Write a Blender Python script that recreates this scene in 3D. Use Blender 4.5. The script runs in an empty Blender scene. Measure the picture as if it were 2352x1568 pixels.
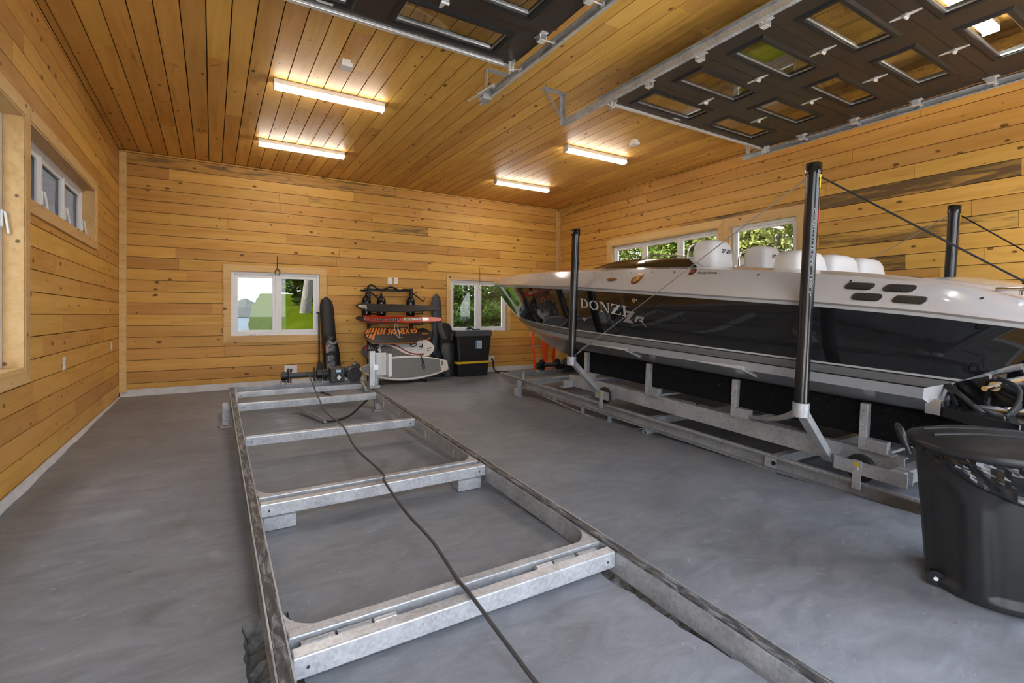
import bpy, bmesh, math, random
from mathutils import Vector, Matrix, Euler
rnd = random.Random(7)
SC = bpy.context.scene
COL = SC.collection
R_ = math.radians
# ------------------------------------------------------------------ camera
YAW = math.atan(689 / 1130.0)
cam_d = bpy.data.cameras.new('camera'); CAM = bpy.data.objects.new('camera', cam_d); COL.objects.link(CAM)
cam_d.sensor_width = 36.0; cam_d.lens = 36.0 * 1130.0 / 2352.0
cam_d.shift_y = -62.0 / 2352.0; cam_d.clip_start = 0.05; cam_d.clip_end = 2000
CAM.location = (0, 0, 1.22); CAM.rotation_euler = (R_(90), 0, -YAW)
SC.camera = CAM
# ------------------------------------------------------------------ exposure, sky, sun
SC.view_settings.view_transform = 'Standard'
SC.view_settings.look = 'None'
SC.view_settings.gamma = 1.0
SC.view_settings.use_curve_mapping = False
SC.view_settings.exposure = 1.08
SC.cycles.use_adaptive_sampling = True; SC.cycles.adaptive_threshold = 0.09; SC.cycles.adaptive_min_samples = 12
SC.cycles.max_bounces = 5; SC.cycles.diffuse_bounces = 4; SC.cycles.glossy_bounces = 3; SC.cycles.transmission_bounces = 3; SC.cycles.transparent_max_bounces = 12
SC.cycles.caustics_reflective = False; SC.cycles.caustics_refractive = False
SKY_STRENGTH = 3.3
SUN_STRENGTH = 17.0
LAMP_STRENGTH = 20.0
W = bpy.data.worlds.new('sky'); SC.world = W; W.use_nodes = True
wn = W.node_tree.nodes; wl = W.node_tree.links
bg = wn['Background']; bg.inputs['Strength'].default_value = SKY_STRENGTH
tcw = wn.new('ShaderNodeTexCoord'); sep = wn.new('ShaderNodeSeparateXYZ'); rampw = wn.new('ShaderNodeValToRGB')
wl.new(tcw.outputs['Generated'], sep.inputs[0]); wl.new(sep.outputs['Z'], rampw.inputs['Fac'])
rampw.color_ramp.elements[0].position = 0.0; rampw.color_ramp.elements[0].color = (0.86, 0.90, 0.95, 1)
rampw.color_ramp.elements[1].position = 0.6; rampw.color_ramp.elements[1].color = (0.74, 0.84, 1.0, 1)
wl.new(rampw.outputs['Color'], bg.inputs['Color'])
sd = bpy.data.lights.new('sun', 'SUN'); SUN = bpy.data.objects.new('sun', sd); COL.objects.link(SUN)
sd.energy = SUN_STRENGTH; sd.angle = R_(1.2); sd.color = (1.0, 0.95, 0.86)
SUN.rotation_euler = Vector((1.0, -0.03, -1.25)).to_track_quat('-Z', 'Y').to_euler()
SUN.location = (-20, 0, 30)
for nm, px, pw in (('door_portal', 0.85, 2.7), ('door_portal', 4.78, 2.7)):
    pl = bpy.data.lights.new(nm, 'AREA'); pl.shape = 'RECTANGLE'; pl.size = pw; pl.size_y = 3.1; pl.cycles.is_portal = True
    po = bpy.data.objects.new(nm, pl); COL.objects.link(po); po.location = (px, -0.62, 1.45); po.rotation_euler = (R_(90), 0, 0)

# ------------------------------------------------------------------ mesh builder
class MB:
    def __init__(s): s.v = []; s.f = []; s.m = []; s.sm = []
    def add(s, vs, fs, mi=0, smooth=False, M=None):
        o = len(s.v)
        for p in vs:
            p = Vector(p)
            if M is not None: p = M @ p
            s.v.append(p)
        for f in fs:
            s.f.append([i + o for i in f]); s.m.append(mi); s.sm.append(smooth)
        return s
    def box(s, c, d, mi=0, M=None, rot=None):
        x, y, z = d[0] / 2, d[1] / 2, d[2] / 2
        vs = [(-x, -y, -z), (x, -y, -z), (x, y, -z), (-x, y, -z), (-x, -y, z), (x, -y, z), (x, y, z), (-x, y, z)]
        T = Matrix.Translation(c)
        if rot is not None: T = T @ Euler(rot).to_matrix().to_4x4()
        if M is not None: T = M @ T
        return s.add(vs, [(0, 3, 2, 1), (4, 5, 6, 7), (0, 1, 5, 4), (1, 2, 6, 5), (2, 3, 7, 6), (3, 0, 4, 7)], mi, False, T)
    def bb(s, a, b, mi=0, M=None):
        return s.box([(a[i] + b[i]) / 2 for i in range(3)], [abs(b[i] - a[i]) for i in range(3)], mi, M)
    def bar(s, p, q, w, h, mi=0, up=(0, 0, 1)):
        p = Vector(p); q = Vector(q); d = (q - p); L = d.length; d.normalize(); up = Vector(up)
        sx = d.cross(up)
        if sx.length < 1e-4: sx = d.cross(Vector((0, 1, 0)))
        sx.normalize(); uz = sx.cross(d)
        T = Matrix((sx, d, uz)).transposed().to_4x4(); T.translation = (p + q) / 2
        return s.box((0, 0, 0), (w, L, h), mi, T)
    def cyl(s, p, q, r, n=16, mi=0, r2=None, caps=True):
        p = Vector(p); q = Vector(q); d = (q - p).normalized()
        a = d.orthogonal().normalized(); b = d.cross(a)
        r2 = r if r2 is None else r2
        vs = []
        for k in range(n):
            t = 2 * math.pi * k / n; w = a * math.cos(t) + b * math.sin(t)
            vs.append(p + w * r); vs.append(q + w * r2)
        fs = [(2 * k, 2 * ((k + 1) % n), 2 * ((k + 1) % n) + 1, 2 * k + 1) for k in range(n)]
        s.add(vs, fs, mi, True)
        if caps:
            s.add([vs[2 * k] for k in range(n)], [tuple(range(n))[::-1]], mi)
            s.add([vs[2 * k + 1] for k in range(n)], [tuple(range(n))], mi)
        return s
    def pipe(s, p, q, ro, ri, n=20, mi=0):
        p = Vector(p); q = Vector(q); d = (q - p).normalized(); a = d.orthogonal().normalized(); b = d.cross(a); vs = []
        for k in range(n):
            t = 2 * math.pi * k / n; w = a * math.cos(t) + b * math.sin(t)
            vs += [p + w * ro, q + w * ro, q + w * ri, p + w * ri]
        fs = []
        for k in range(n):
            i = 4 * k; j = 4 * ((k + 1) % n)
            for e in range(4): fs.append((i + e, j + e, j + (e + 1) % 4, i + (e + 1) % 4))
        return s.add(vs, fs, mi, False)
    def tube(s, pts, r, n=8, mi=0, closed=False):
        pts = [Vector(p) for p in pts]; N = len(pts); rings = []; prev = None
        for i, p in enumerate(pts):
            d = (pts[min(i + 1, N - 1)] - pts[max(i - 1, 0)]).normalized()
            a = d.orthogonal().normalized() if prev is None else (prev - d * prev.dot(d)).normalized()
            prev = a; b = d.cross(a); rr = r[i] if isinstance(r, (list, tuple)) else r
            rings.append([p + (a * math.cos(2 * math.pi * k / n) + b * math.sin(2 * math.pi * k / n)) * rr for k in range(n)])
        vs = [v for g in rings for v in g]; fs = []
        for i in range(N - 1):
            for k in range(n):
                fs.append((i * n + k, i * n + (k + 1) % n, (i + 1) * n + (k + 1) % n, (i + 1) * n + k))
        s.add(vs, fs, mi, True)
        s.add(rings[0], [tuple(range(n))[::-1]], mi); s.add(rings[-1], [tuple(range(n))], mi)
        return s
    def lathe(s, prof, n=24, mi=0, M=None, cap=True):
        vs = []; N = len(prof)
        for (r, z) in prof:
            for k in range(n):
                t = 2 * math.pi * k / n; vs.append((r * math.cos(t), r * math.sin(t), z))
        fs = []
        for i in range(N - 1):
            for k in range(n):
                fs.append((i * n + k, i * n + (k + 1) % n, (i + 1) * n + (k + 1) % n, (i + 1) * n + k))
        s.add(vs, fs, mi, True, M)
        if cap:
            s.add(vs[:n], [tuple(range(n))[::-1]], mi, False, M); s.add(vs[-n:], [tuple(range(n))], mi, False, M)
        return s
    def prism(s, poly, y0, y1, mi=0, M=None, axis='y'):
        n = len(poly)
        if axis == 'y': vs = [(a, y0, b) for a, b in poly] + [(a, y1, b) for a, b in poly]
        elif axis == 'x': vs = [(y0, a, b) for a, b in poly] + [(y1, a, b) for a, b in poly]
        else: vs = [(a, b, y0) for a, b in poly] + [(a, b, y1) for a, b in poly]
        fs = [tuple(range(n)), tuple(range(n, 2 * n))[::-1]] + [(k, n + k, n + (k + 1) % n, (k + 1) % n) for k in range(n)]
        return s.add(vs, fs, mi, False, M)
    def loft(s, rings, mi=0, closed=True, caps=False, smooth=True, mif=None):
        n = len(rings[0]); vs = [p for g in rings for p in g]; o = len(s.v)
        s.v += [Vector(p) for p in vs]
        for i in range(len(rings) - 1):
            for k in range(n if closed else n - 1):
                s.f.append([o + i * n + k, o + i * n + (k + 1) % n, o + (i + 1) * n + (k + 1) % n, o + (i + 1) * n + k])
                s.m.append(mif(i, k) if mif else mi); s.sm.append(smooth)
        if caps:
            s.f.append([o + k for k in range(n)][::-1]); s.m.append(mi); s.sm.append(False)
            s.f.append([o + (len(rings) - 1) * n + k for k in range(n)]); s.m.append(mi); s.sm.append(False)
        return s
    def mesh(s, name, mats):
        me = bpy.data.meshes.new(name); me.from_pydata([tuple(v) for v in s.v], [], s.f)
        if not isinstance(mats, (list, tuple)): mats = [mats]
        for m in mats: me.materials.append(m)
        me.polygons.foreach_set('material_index', s.m); me.polygons.foreach_set('use_smooth', s.sm)
        bm = bmesh.new(); bm.from_mesh(me); bmesh.ops.recalc_face_normals(bm, faces=bm.faces); bm.to_mesh(me); bm.free()
        me.update(); return me
    def build(s, name, mats, parent=None, bevel=0.0, seg=2, loc=None, rot=None, subsurf=0, weld=False):
        me = s.mesh(name, mats)
        if weld:
            bm = bmesh.new(); bm.from_mesh(me); bmesh.ops.remove_doubles(bm, verts=bm.verts, dist=1e-5)
            bmesh.ops.recalc_face_normals(bm, faces=bm.faces); bm.to_mesh(me); bm.free()
        o = bpy.data.objects.new(name, me); COL.objects.link(o)
        if parent is not None: o.parent = parent
        if loc is not None: o.location = loc
        if rot is not None: o.rotation_euler = rot
        if bevel:
            b = o.modifiers.new('bevel', 'BEVEL'); b.width = bevel; b.segments = seg; b.limit_method = 'ANGLE'; b.angle_limit = R_(40)
        if subsurf:
            b = o.modifiers.new('subsurf', 'SUBSURF'); b.levels = subsurf; b.render_levels = subsurf
        return o
def tag(o, label, cat=None, group=None, kind=None):
    o['label'] = label
    if cat: o['category'] = cat
    if group: o['group'] = group
    if kind: o['kind'] = kind
    return o
def thing(name, label, cat, loc=(0, 0, 0), rot=(0, 0, 0), group=None, kind=None):
    o = bpy.data.objects.new(name, None); COL.objects.link(o); o.empty_display_size = 0.1
    o.location = loc; o.rotation_euler = rot
    return tag(o, label, cat, group, kind)
def copy_tree(o, parent=None):
    c_ = o.copy(); COL.objects.link(c_)
    if parent is not None: c_.parent = parent
    for ch in o.children: copy_tree(ch, c_)
    return c_

# ------------------------------------------------------------------ materials
class NT:
    def __init__(s, name):
        s.mat = bpy.data.materials.new(name); s.mat.use_nodes = True
        s.t = s.mat.node_tree; s.b = s.t.nodes['Principled BSDF']; s.out = s.t.nodes['Material Output']
    def n(s, typ, **kw):
        x = s.t.nodes.new('ShaderNode' + typ)
        for k, v in kw.items():
            if k in x.inputs.keys(): s.set(x.inputs[k], v)
            else: setattr(x, k, v)
        return x
    def set(s, inp, v):
        if hasattr(v, 'is_linked') or hasattr(v, 'links'): s.t.links.new(v, inp)
        else: inp.default_value = v
    def math(s, op, a, b=0.0, c=None):
        x = s.t.nodes.new('ShaderNodeMath'); x.operation = op; s.set(x.inputs[0], a); s.set(x.inputs[1], b)
        if c is not None: s.set(x.inputs[2], c)
        return x.outputs[0]
    def mix(s, fac, a, b, blend='MIX'):
        x = s.t.nodes.new('ShaderNodeMix'); x.data_type = 'RGBA'; x.blend_type = blend
        s.set(x.inputs[0], fac); s.set(x.inputs[6], a); s.set(x.inputs[7], b); return x.outputs[2]
    def ramp(s, fac, stops):
        x = s.t.nodes.new('ShaderNodeValToRGB'); s.set(x.inputs[0], fac); cr = x.color_ramp
        while len(cr.elements) < len(stops): cr.elements.new(0.5)
        for e, (p, c_) in zip(cr.elements, stops):
            e.position = p; e.color = c_ if len(c_) == 4 else (*c_, 1)
        return x.outputs[0]
    def vec(s, v, scale=(1, 1, 1), add=None):
        x = s.t.nodes.new('ShaderNodeMapping'); s.set(x.inputs['Vector'], v); x.inputs['Scale'].default_value = scale
        if add is not None: s.set(x.inputs['Location'], add)
        return x.outputs[0]
    def noise(s, v, scale=5, detail=4, rough=0.5, dist=0.0):
        x = s.n('TexNoise'); s.set(x.inputs['Vector'], v); x.inputs['Scale'].default_value = scale
        x.inputs['Detail'].default_value = detail; x.inputs['Roughness'].default_value = rough; x.inputs['Distortion'].default_value = dist
        return x
    def bump(s, h, strength=0.3, dist=0.01):
        x = s.n('Bump'); s.set(x.inputs['Height'], h); x.inputs['Strength'].default_value = strength; x.inputs['Distance'].default_value = dist
        s.t.links.new(x.outputs[0], s.b.inputs['Normal'])
    def P(s, **kw):
        for k, v in kw.items(): s.set(s.b.inputs[k.replace('_', ' ')], v)
        return s
C4 = lambda c_: (*c_, 1) if len(c_) == 3 else c_
def plain(name, col, rough=0.5, metal=0.0, coat=0.0, noise=0.0, scale=20, bump=0.0, spec=0.5):
    m = NT(name); tc = m.n('TexCoord').outputs['Object']
    if noise or bump:
        nz = m.noise(tc, scale, 4, 0.6)
        if noise:
            a = tuple(max(0, c_ * (1 - noise)) for c_ in col[:3]); b = tuple(min(1, c_ * (1 + noise)) for c_ in col[:3])
            m.P(Base_Color=m.ramp(nz.outputs[0], [(0.3, a), (0.7, b)]))
        else: m.P(Base_Color=C4(col))
        if bump: m.bump(nz.outputs[0], bump, 0.005)
    else: m.P(Base_Color=C4(col))
    m.P(Roughness=rough, Metallic=metal, Coat_Weight=coat, Specular_IOR_Level=spec)
    return m.mat
def wood_mat(name, light, mid, dark, stain=(0.09, 0.06, 0.035)):
    m = NT(name); tc = m.n('TexCoord').outputs['Object']; oi = m.n('ObjectInfo')
    r = oi.outputs['Random']
    off = m.n('CombineXYZ', X=m.math('MULTIPLY', r, 61.0), Y=m.math('MULTIPLY', r, 17.0), Z=m.math('MULTIPLY', r, 37.0)).outputs[0]
    va = m.n('VectorMath', operation='ADD'); m.set(va.inputs[0], tc); m.set(va.inputs[1], off); v = va.outputs[0]
    # fine grain: long noise, bent round a slow wave
    g1 = m.noise(m.vec(v, (0.5, 7, 7)), 1.6, 3, 0.55, 0.9)
    g2 = m.noise(m.vec(v, (1.3, 42, 42)), 2.0, 3, 0.6, 0.3)
    g = m.math('ADD', m.math('MULTIPLY', g1.outputs[0], 0.7), m.math('MULTIPLY', g2.outputs[0], 0.3))
    base = m.ramp(g, [(0.22, light), (0.52, mid), (0.82, dark)])
    # per-plank tint
    hue = m.n('HueSaturation'); m.set(hue.inputs['Color'], base)
    m.set(hue.inputs['Hue'], m.math('ADD', 0.492, m.math('MULTIPLY', r, 0.014)))
    at = m.n('Attribute', attribute_type='OBJECT', attribute_name='tone')
    m.set(hue.inputs['Value'], m.math('ADD', m.math('ADD', 0.9, m.math('MULTIPLY', r, 0.2)), m.math('MULTIPLY', at.outputs['Fac'], 1.0)))
    col = hue.outputs[0]
    # blue-grey stain streaks, strong where the plank carries stain
    st = m.n('Attribute', attribute_type='OBJECT', attribute_name='stain')
    sn = m.noise(m.vec(v, (0.9, 9, 9)), 1.7, 3, 0.65, 0.6)
    thr = m.math('SUBTRACT', sn.outputs[0], m.math('SUBTRACT', 0.72, m.math('MULTIPLY', st.outputs['Fac'], 0.36)))
    sfac = m.n('Clamp'); m.set(sfac.inputs[0], m.math('MULTIPLY', thr, 6.0))
    col = m.mix(m.math('MULTIPLY', sfac.outputs[0], m.math('ADD', 0.35, m.math('MULTIPLY', st.outputs['Fac'], 0.5))), col, C4(stain))
    # knots
    vo = m.n('TexVoronoi', voronoi_dimensions='3D', feature='F1'); m.set(vo.inputs['Vector'], m.vec(v, (5.0, 8.5, 8.5))); vo.inputs['Scale'].default_value = 1.0
    nk = m.noise(v, 30, 2, 0.5)
    sepc = m.n('SeparateColor'); m.set(sepc.inputs[0], vo.outputs['Color'])
    rad = m.math('MULTIPLY', m.math('MAXIMUM', m.math('SUBTRACT', sepc.outputs[0], 0.18), 0.0), 0.24)
    dd = m.math('SUBTRACT', m.math('ADD', rad, m.math('MULTIPLY', m.math('SUBTRACT', nk.outputs[0], 0.5), 0.05)), vo.outputs['Distance'])
    kf = m.n('Clamp'); m.set(kf.inputs[0], m.math('MULTIPLY', dd, 28.0))
    halo = m.n('Clamp'); m.set(halo.inputs[0], m.math('MULTIPLY', m.math('ADD', dd, 0.10), 4.0))
    col = m.mix(m.math('MULTIPLY', halo.outputs[0], 0.35), col, C4(dark))
    col = m.mix(m.math('MULTIPLY', kf.outputs[0], 0.8), col, (0.085, 0.03, 0.012, 1))
    m.P(Base_Color=col, Roughness=m.math('ADD', 0.42, m.math('MULTIPLY', g1.outputs[0], 0.16)), Specular_IOR_Level=0.3)
    return m.mat
def concrete_mat():
    m = NT('concrete'); tc = m.n('TexCoord').outputs['Object']
    a = m.noise(m.vec(tc, (0.9, 0.55, 1)), 0.8, 4, 0.6, 0.6); b = m.noise(m.vec(tc, (1.0, 2.2, 1)), 3.0, 6, 0.72, 0.8); c_ = m.noise(tc, 60, 3, 0.6)
    f = m.math('ADD', m.math('MULTIPLY', a.outputs[0], 0.5), m.math('MULTIPLY', b.outputs[0], 0.5))
    col = m.ramp(f, [(0.31, (0.125, 0.135, 0.153)), (0.46, (0.205, 0.221, 0.25)), (0.58, (0.275, 0.296, 0.332)), (0.72, (0.365, 0.39, 0.433))])
    # brownish smears and small dark scuffs
    sm = m.noise(m.vec(tc, (0.7, 1.6, 1)), 1.9, 5, 0.62, 1.2)
    smf = m.n('Clamp'); m.set(smf.inputs[0], m.math('MULTIPLY', m.math('SUBTRACT', sm.outputs[0], 0.56), 5.0))
    col = m.mix(m.math('MULTIPLY', smf.outputs[0], 0.5), col, (0.145, 0.150, 0.158, 1))
    # pale rough trowel flakes
    fk = m.noise(m.vec(tc, (1.6, 3.2, 1)), 4.2, 5, 0.78, 1.8)
    fkf = m.n('Clamp'); m.set(fkf.inputs[0], m.math('MULTIPLY', m.math('SUBTRACT', fk.outputs[0], 0.60), 14.0))
    col = m.mix(m.math('MULTIPLY', fkf.outputs[0], 0.4), col, (0.47, 0.47, 0.48, 1))
    vo = m.n('TexVoronoi', feature='F1'); m.set(vo.inputs['Vector'], m.vec(tc, (2.2, 3.6, 1))); vo.inputs['Scale'].default_value = 1.0
    vd = m.math('ADD', vo.outputs['Distance'], m.math('MULTIPLY', c_.outputs[0], 0.06))
    sp = m.n('Clamp'); m.set(sp.inputs[0], m.math('MULTIPLY', m.math('SUBTRACT', 0.062, vd), 30.0))
    col = m.mix(m.math('MULTIPLY', sp.outputs[0], 0.75), col, (0.035, 0.033, 0.03, 1))
    m.P(Base_Color=col, Roughness=m.ramp(b.outputs[0], [(0.3, (0.42,) * 3), (0.7, (0.6,) * 3)]), Specular_IOR_Level=0.38)
    m.bump(m.math('ADD', fk.outputs[0], m.math('MULTIPLY', c_.outputs[0], 0.25)), 0.10, 0.01)
    return m.mat
def galv_mat(name, k=1.0, rough=0.42):
    m = NT(name); tc = m.n('TexCoord').outputs['Object']
    vo = m.n('TexVoronoi', feature='F1'); m.set(vo.inputs['Vector'], tc); vo.inputs['Scale'].default_value = 75
    nz = m.noise(tc, 6, 5, 0.6); g = m.n('SeparateColor'); m.set(g.inputs[0], vo.outputs['Color'])
    f = m.math('ADD', m.math('MULTIPLY', g.outputs[0], 0.22), m.math('MULTIPLY', nz.outputs[0], 0.78))
    col = m.ramp(f, [(0.25, (0.30 * k, 0.31 * k, 0.325 * k)), (0.5, (0.43 * k, 0.445 * k, 0.465 * k)), (0.75, (0.56 * k, 0.575 * k, 0.60 * k))])
    m.P(Base_Color=col, Metallic=0.35, Roughness=m.math('ADD', rough - 0.08, m.math('MULTIPLY', nz.outputs[0], 0.2)))
    return m.mat
def rust_mat():
    m = NT('worn_rail_top'); tc = m.n('TexCoord').outputs['Object']
    a = m.noise(m.vec(tc, (14, 3, 14)), 2.4, 6, 0.7, 0.8)
    col = m.ramp(a.outputs[0], [(0.34, (0.042, 0.042, 0.044)), (0.50, (0.10, 0.098, 0.10)), (0.58, (0.25, 0.255, 0.265)), (0.78, (0.38, 0.39, 0.41))])
    m.P(Base_Color=col, Metallic=0.4, Roughness=0.55); return m.mat
def glass_mat(name, tint=(0.97, 0.985, 0.98), refl=1.0):
    m = NT(name); tr = m.n('BsdfTransparent'); tr.inputs[0].default_value = C4(tint)
    gl = m.n('BsdfGlossy'); gl.inputs['Roughness'].default_value = 0.0; fr = m.n('Fresnel'); ge = m.n('NewGeometry'); m.set(fr.inputs[0], m.math('SUBTRACT', 1.5, m.math('MULTIPLY', ge.outputs['Backfacing'], 1.5 - 1 / 1.5)))
    mx = m.n('MixShader'); m.set(mx.inputs[0], m.math('MULTIPLY', fr.outputs[0], refl)); m.t.links.new(tr.outputs[0], mx.inputs[1]); m.t.links.new(gl.outputs[0], mx.inputs[2])
    m.t.links.new(mx.outputs[0], m.out.inputs['Surface']); return m.mat
def emit_mat(name, col, s_):
    m = NT(name); m.P(Base_Color=C4(col), Emission_Color=C4(col), Emission_Strength=s_, Roughness=0.5); return m.mat
def leaf_mat(name, cols):
    m = NT(name); tc = m.n('TexCoord').outputs['Object']; nz = m.noise(tc, 1.3, 3, 0.6); n2 = m.noise(tc, 17, 2, 0.6)
    f = m.math('ADD', m.math('MULTIPLY', nz.outputs[0], 0.5), m.math('MULTIPLY', n2.outputs[0], 0.5))
    m.P(Base_Color=m.ramp(f, [(0.32, cols[0]), (0.5, cols[1]), (0.66, cols[2])]), Roughness=0.6, Specular_IOR_Level=0.15)
    tl = m.n('BsdfTranslucent'); tl.inputs[0].default_value = C4(cols[2]); mx = m.n('MixShader'); mx.inputs[0].default_value = 0.28
    m.t.links.new(m.b.outputs[0], mx.inputs[1]); m.t.links.new(tl.outputs[0], mx.inputs[2]); m.t.links.new(mx.outputs[0], m.out.inputs['Surface'])
    return m.mat
def carpet_mat():
    m = NT('black_bunk_carpet'); tc = m.n('TexCoord').outputs['Object']; a = m.noise(tc, 160, 3, 0.7); v_ = m.n('TexVoronoi', feature='F1'); m.set(v_.inputs['Vector'], tc); v_.inputs['Scale'].default_value = 22
    sp = m.n('Clamp'); m.set(sp.inputs[0], m.math('MULTIPLY', m.math('SUBTRACT', 0.13, v_.outputs['Distance']), 12.0))
    b = m.noise(tc, 5, 4, 0.6)
    col = m.mix(m.math('MULTIPLY', sp.outputs[0], m.math('MULTIPLY', b.outputs[0], 0.55)), m.ramp(a.outputs[0], [(0.3, (0.005, 0.005, 0.006)), (0.7, (0.018, 0.018, 0.019))]), (0.32, 0.31, 0.29, 1))
    m.P(Base_Color=col, Roughness=0.95, Specular_IOR_Level=0.1); m.bump(a.outputs[0], 0.5, 0.004); return m.mat
def lawn_mat():
    m = NT('lawn_grass'); tc = m.n('TexCoord').outputs['Object']; a = m.noise(tc, 0.35, 4, 0.6); b = m.noise(tc, 14, 4, 0.7)
    f = m.math('ADD', m.math('MULTIPLY', a.outputs[0], 0.55), m.math('MULTIPLY', b.outputs[0], 0.45))
    m.P(Base_Color=m.ramp(f, [(0.3, (0.016, 0.026, 0.0015)), (0.5, (0.028, 0.040, 0.002)), (0.7, (0.048, 0.058, 0.004))]), Roughness=0.95, Specular_IOR_Level=0.0); m.bump(b.outputs[0], 0.6, 0.05); return m.mat
def water_mat():
    m = NT('lake_water'); tc = m.n('TexCoord').outputs['Object']; a = m.noise(m.vec(tc, (0.25, 1.2, 1)), 1.2, 5, 0.65)
    m.P(Base_Color=m.ramp(a.outputs[0], [(0.35, (0.022, 0.032, 0.045)), (0.65, (0.06, 0.08, 0.105))]), Roughness=0.4, Specular_IOR_Level=0.04); m.bump(a.outputs[0], 0.35, 0.3); return m.mat
def bark_mat():
    m = NT('bark'); tc = m.n('TexCoord').outputs['Object']; a = m.noise(m.vec(tc, (9, 9, 2)), 2, 6, 0.7, 0.5)
    m.P(Base_Color=m.ramp(a.outputs[0], [(0.35, (0.05, 0.042, 0.036)), (0.65, (0.24, 0.21, 0.185))]), Roughness=0.9); m.bump(a.outputs[0], 0.7, 0.03); return m.mat
def spec_board_mat():  # doodled wakeboard: white line drawing on black
    m = NT('black_doodle_board'); tc = m.n('TexCoord').outputs['Object']; a = m.noise(m.vec(tc, (6, 6, 9)), 1.0, 3, 0.55, 3.2)
    bands = m.math('ABSOLUTE', m.math('SUBTRACT', m.math('FRACT', m.math('MULTIPLY', a.outputs[0], 9.0)), 0.5))
    f = m.n('Clamp'); m.set(f.inputs[0], m.math('MULTIPLY', m.math('SUBTRACT', bands, 0.38), 14.0))
    m.P(Base_Color=m.mix(m.math('MULTIPLY', f.outputs[0], 0.65), (0.022, 0.022, 0.024, 1), (0.5, 0.5, 0.5, 1)), Roughness=0.35); return m.mat

WOOD = wood_mat('pine_planks', (0.73, 0.44, 0.128), (0.65, 0.355, 0.080), (0.49, 0.235, 0.042))
CASE = wood_mat('pine_casing', (0.78, 0.56, 0.27), (0.70, 0.46, 0.19), (0.54, 0.31, 0.10))
CONC = concrete_mat()
GALV = galv_mat('galvanized_steel'); GALVD = galv_mat('dull_galvanized_steel', 0.78, 0.5); GALVB = galv_mat('bright_galvanized_steel', 1.18, 0.32)
RUST = rust_mat()
GAP = plain('dark_joint', (0.045, 0.022, 0.01), 0.9)
STUD = plain('backing_board', (0.06, 0.03, 0.013), 0.9)
GLASS = glass_mat('window_glass', (0.90, 0.92, 0.91)); GLASSDIM = glass_mat('dimming_window_glass', (0.60, 0.62, 0.61)); GLASS2 = glass_mat('screened_glass', (0.20, 0.205, 0.215), 0.8); DGLASS = glass_mat('door_glass', (0.93, 0.95, 0.93), 1.15)  # lake window glass colour darkened to dim the bright outdoors
VINYL = plain('white_vinyl', (0.80, 0.81, 0.83), 0.35)
WHITEP = plain('white_plastic', (0.78, 0.78, 0.78), 0.4)
MEMB = plain('white_membrane', (0.62, 0.63, 0.65), 0.55, noise=0.12, scale=9, bump=0.3)
DOORB = plain('dark_brown_door_skin', (0.030, 0.021, 0.016), 0.40, noise=0.2, scale=7)
BLACKP = plain('black_plastic', (0.012, 0.012, 0.013), 0.42)
BLACKG = plain('gloss_black', (0.008, 0.008, 0.009), 0.16)
RUBBER = plain('black_rubber', (0.010, 0.010, 0.010), 0.7)
PVC = plain('black_pipe', (0.010, 0.010, 0.012), 0.24, spec=0.6)
ZINC = plain('bright_zinc', (0.72, 0.73, 0.75), 0.28, 0.45)
CHROME = plain('chrome', (0.82, 0.82, 0.83), 0.12, 1.0)
ALU = plain('aluminium', (0.66, 0.67, 0.69), 0.32, 0.85)
GREYP = plain('grey_plastic', (0.075, 0.078, 0.082), 0.5)
CASTIRON = plain('dark_grey_casting', (0.045, 0.047, 0.051), 0.48, 0.2, noise=0.2, scale=30)
# ------------------------------------------------------------------ room shell
XL, XR, YB, YF, ZC = -1.17, 6.87, 9.20, -0.55, 3.66
KF = 0.0125
def fz(y): return -KF * (YB - y)
PITCH = 0.172
def wall_T(kind):
    if kind == 'back': return Matrix.Translation((0, YB, 0))
    if kind == 'left': return Matrix.Translation((XL, 0, 0)) @ Matrix.Rotation(R_(90), 4, 'Z')
    if kind == 'right': return Matrix.Translation((XR, 0, 0)) @ Matrix.Rotation(R_(-90), 4, 'Z')
    if kind == 'front': return Matrix.Translation((0, YF, 0)) @ Matrix.Rotation(R_(180), 4, 'Z')
    if kind == 'ceiling':
        m = Matrix(((0, 0, 1, 0), (1, 0, 0, 0), (0, 1, 0, ZC), (0, 0, 0, 1))); return m
def rect_minus(rect, holes):
    out = [rect]
    for h in holes:
        nx = []
        for (a, b, c_, d) in out:
            if h[0] >= b or h[1] <= a or h[2] >= d or h[3] <= c_: nx.append((a, b, c_, d)); continue
            if h[0] > a: nx.append((a, h[0], c_, d))
            if h[1] < b: nx.append((h[1], b, c_, d))
            m0, m1 = max(a, h[0]), min(b, h[1])
            if h[2] > c_: nx.append((m0, m1, c_, h[2]))
            if h[3] < d: nx.append((m0, m1, h[3], d))
        out = nx
    return [r for r in out if r[1] - r[0] > 0.012 and r[3] - r[2] > 0.006]
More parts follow.
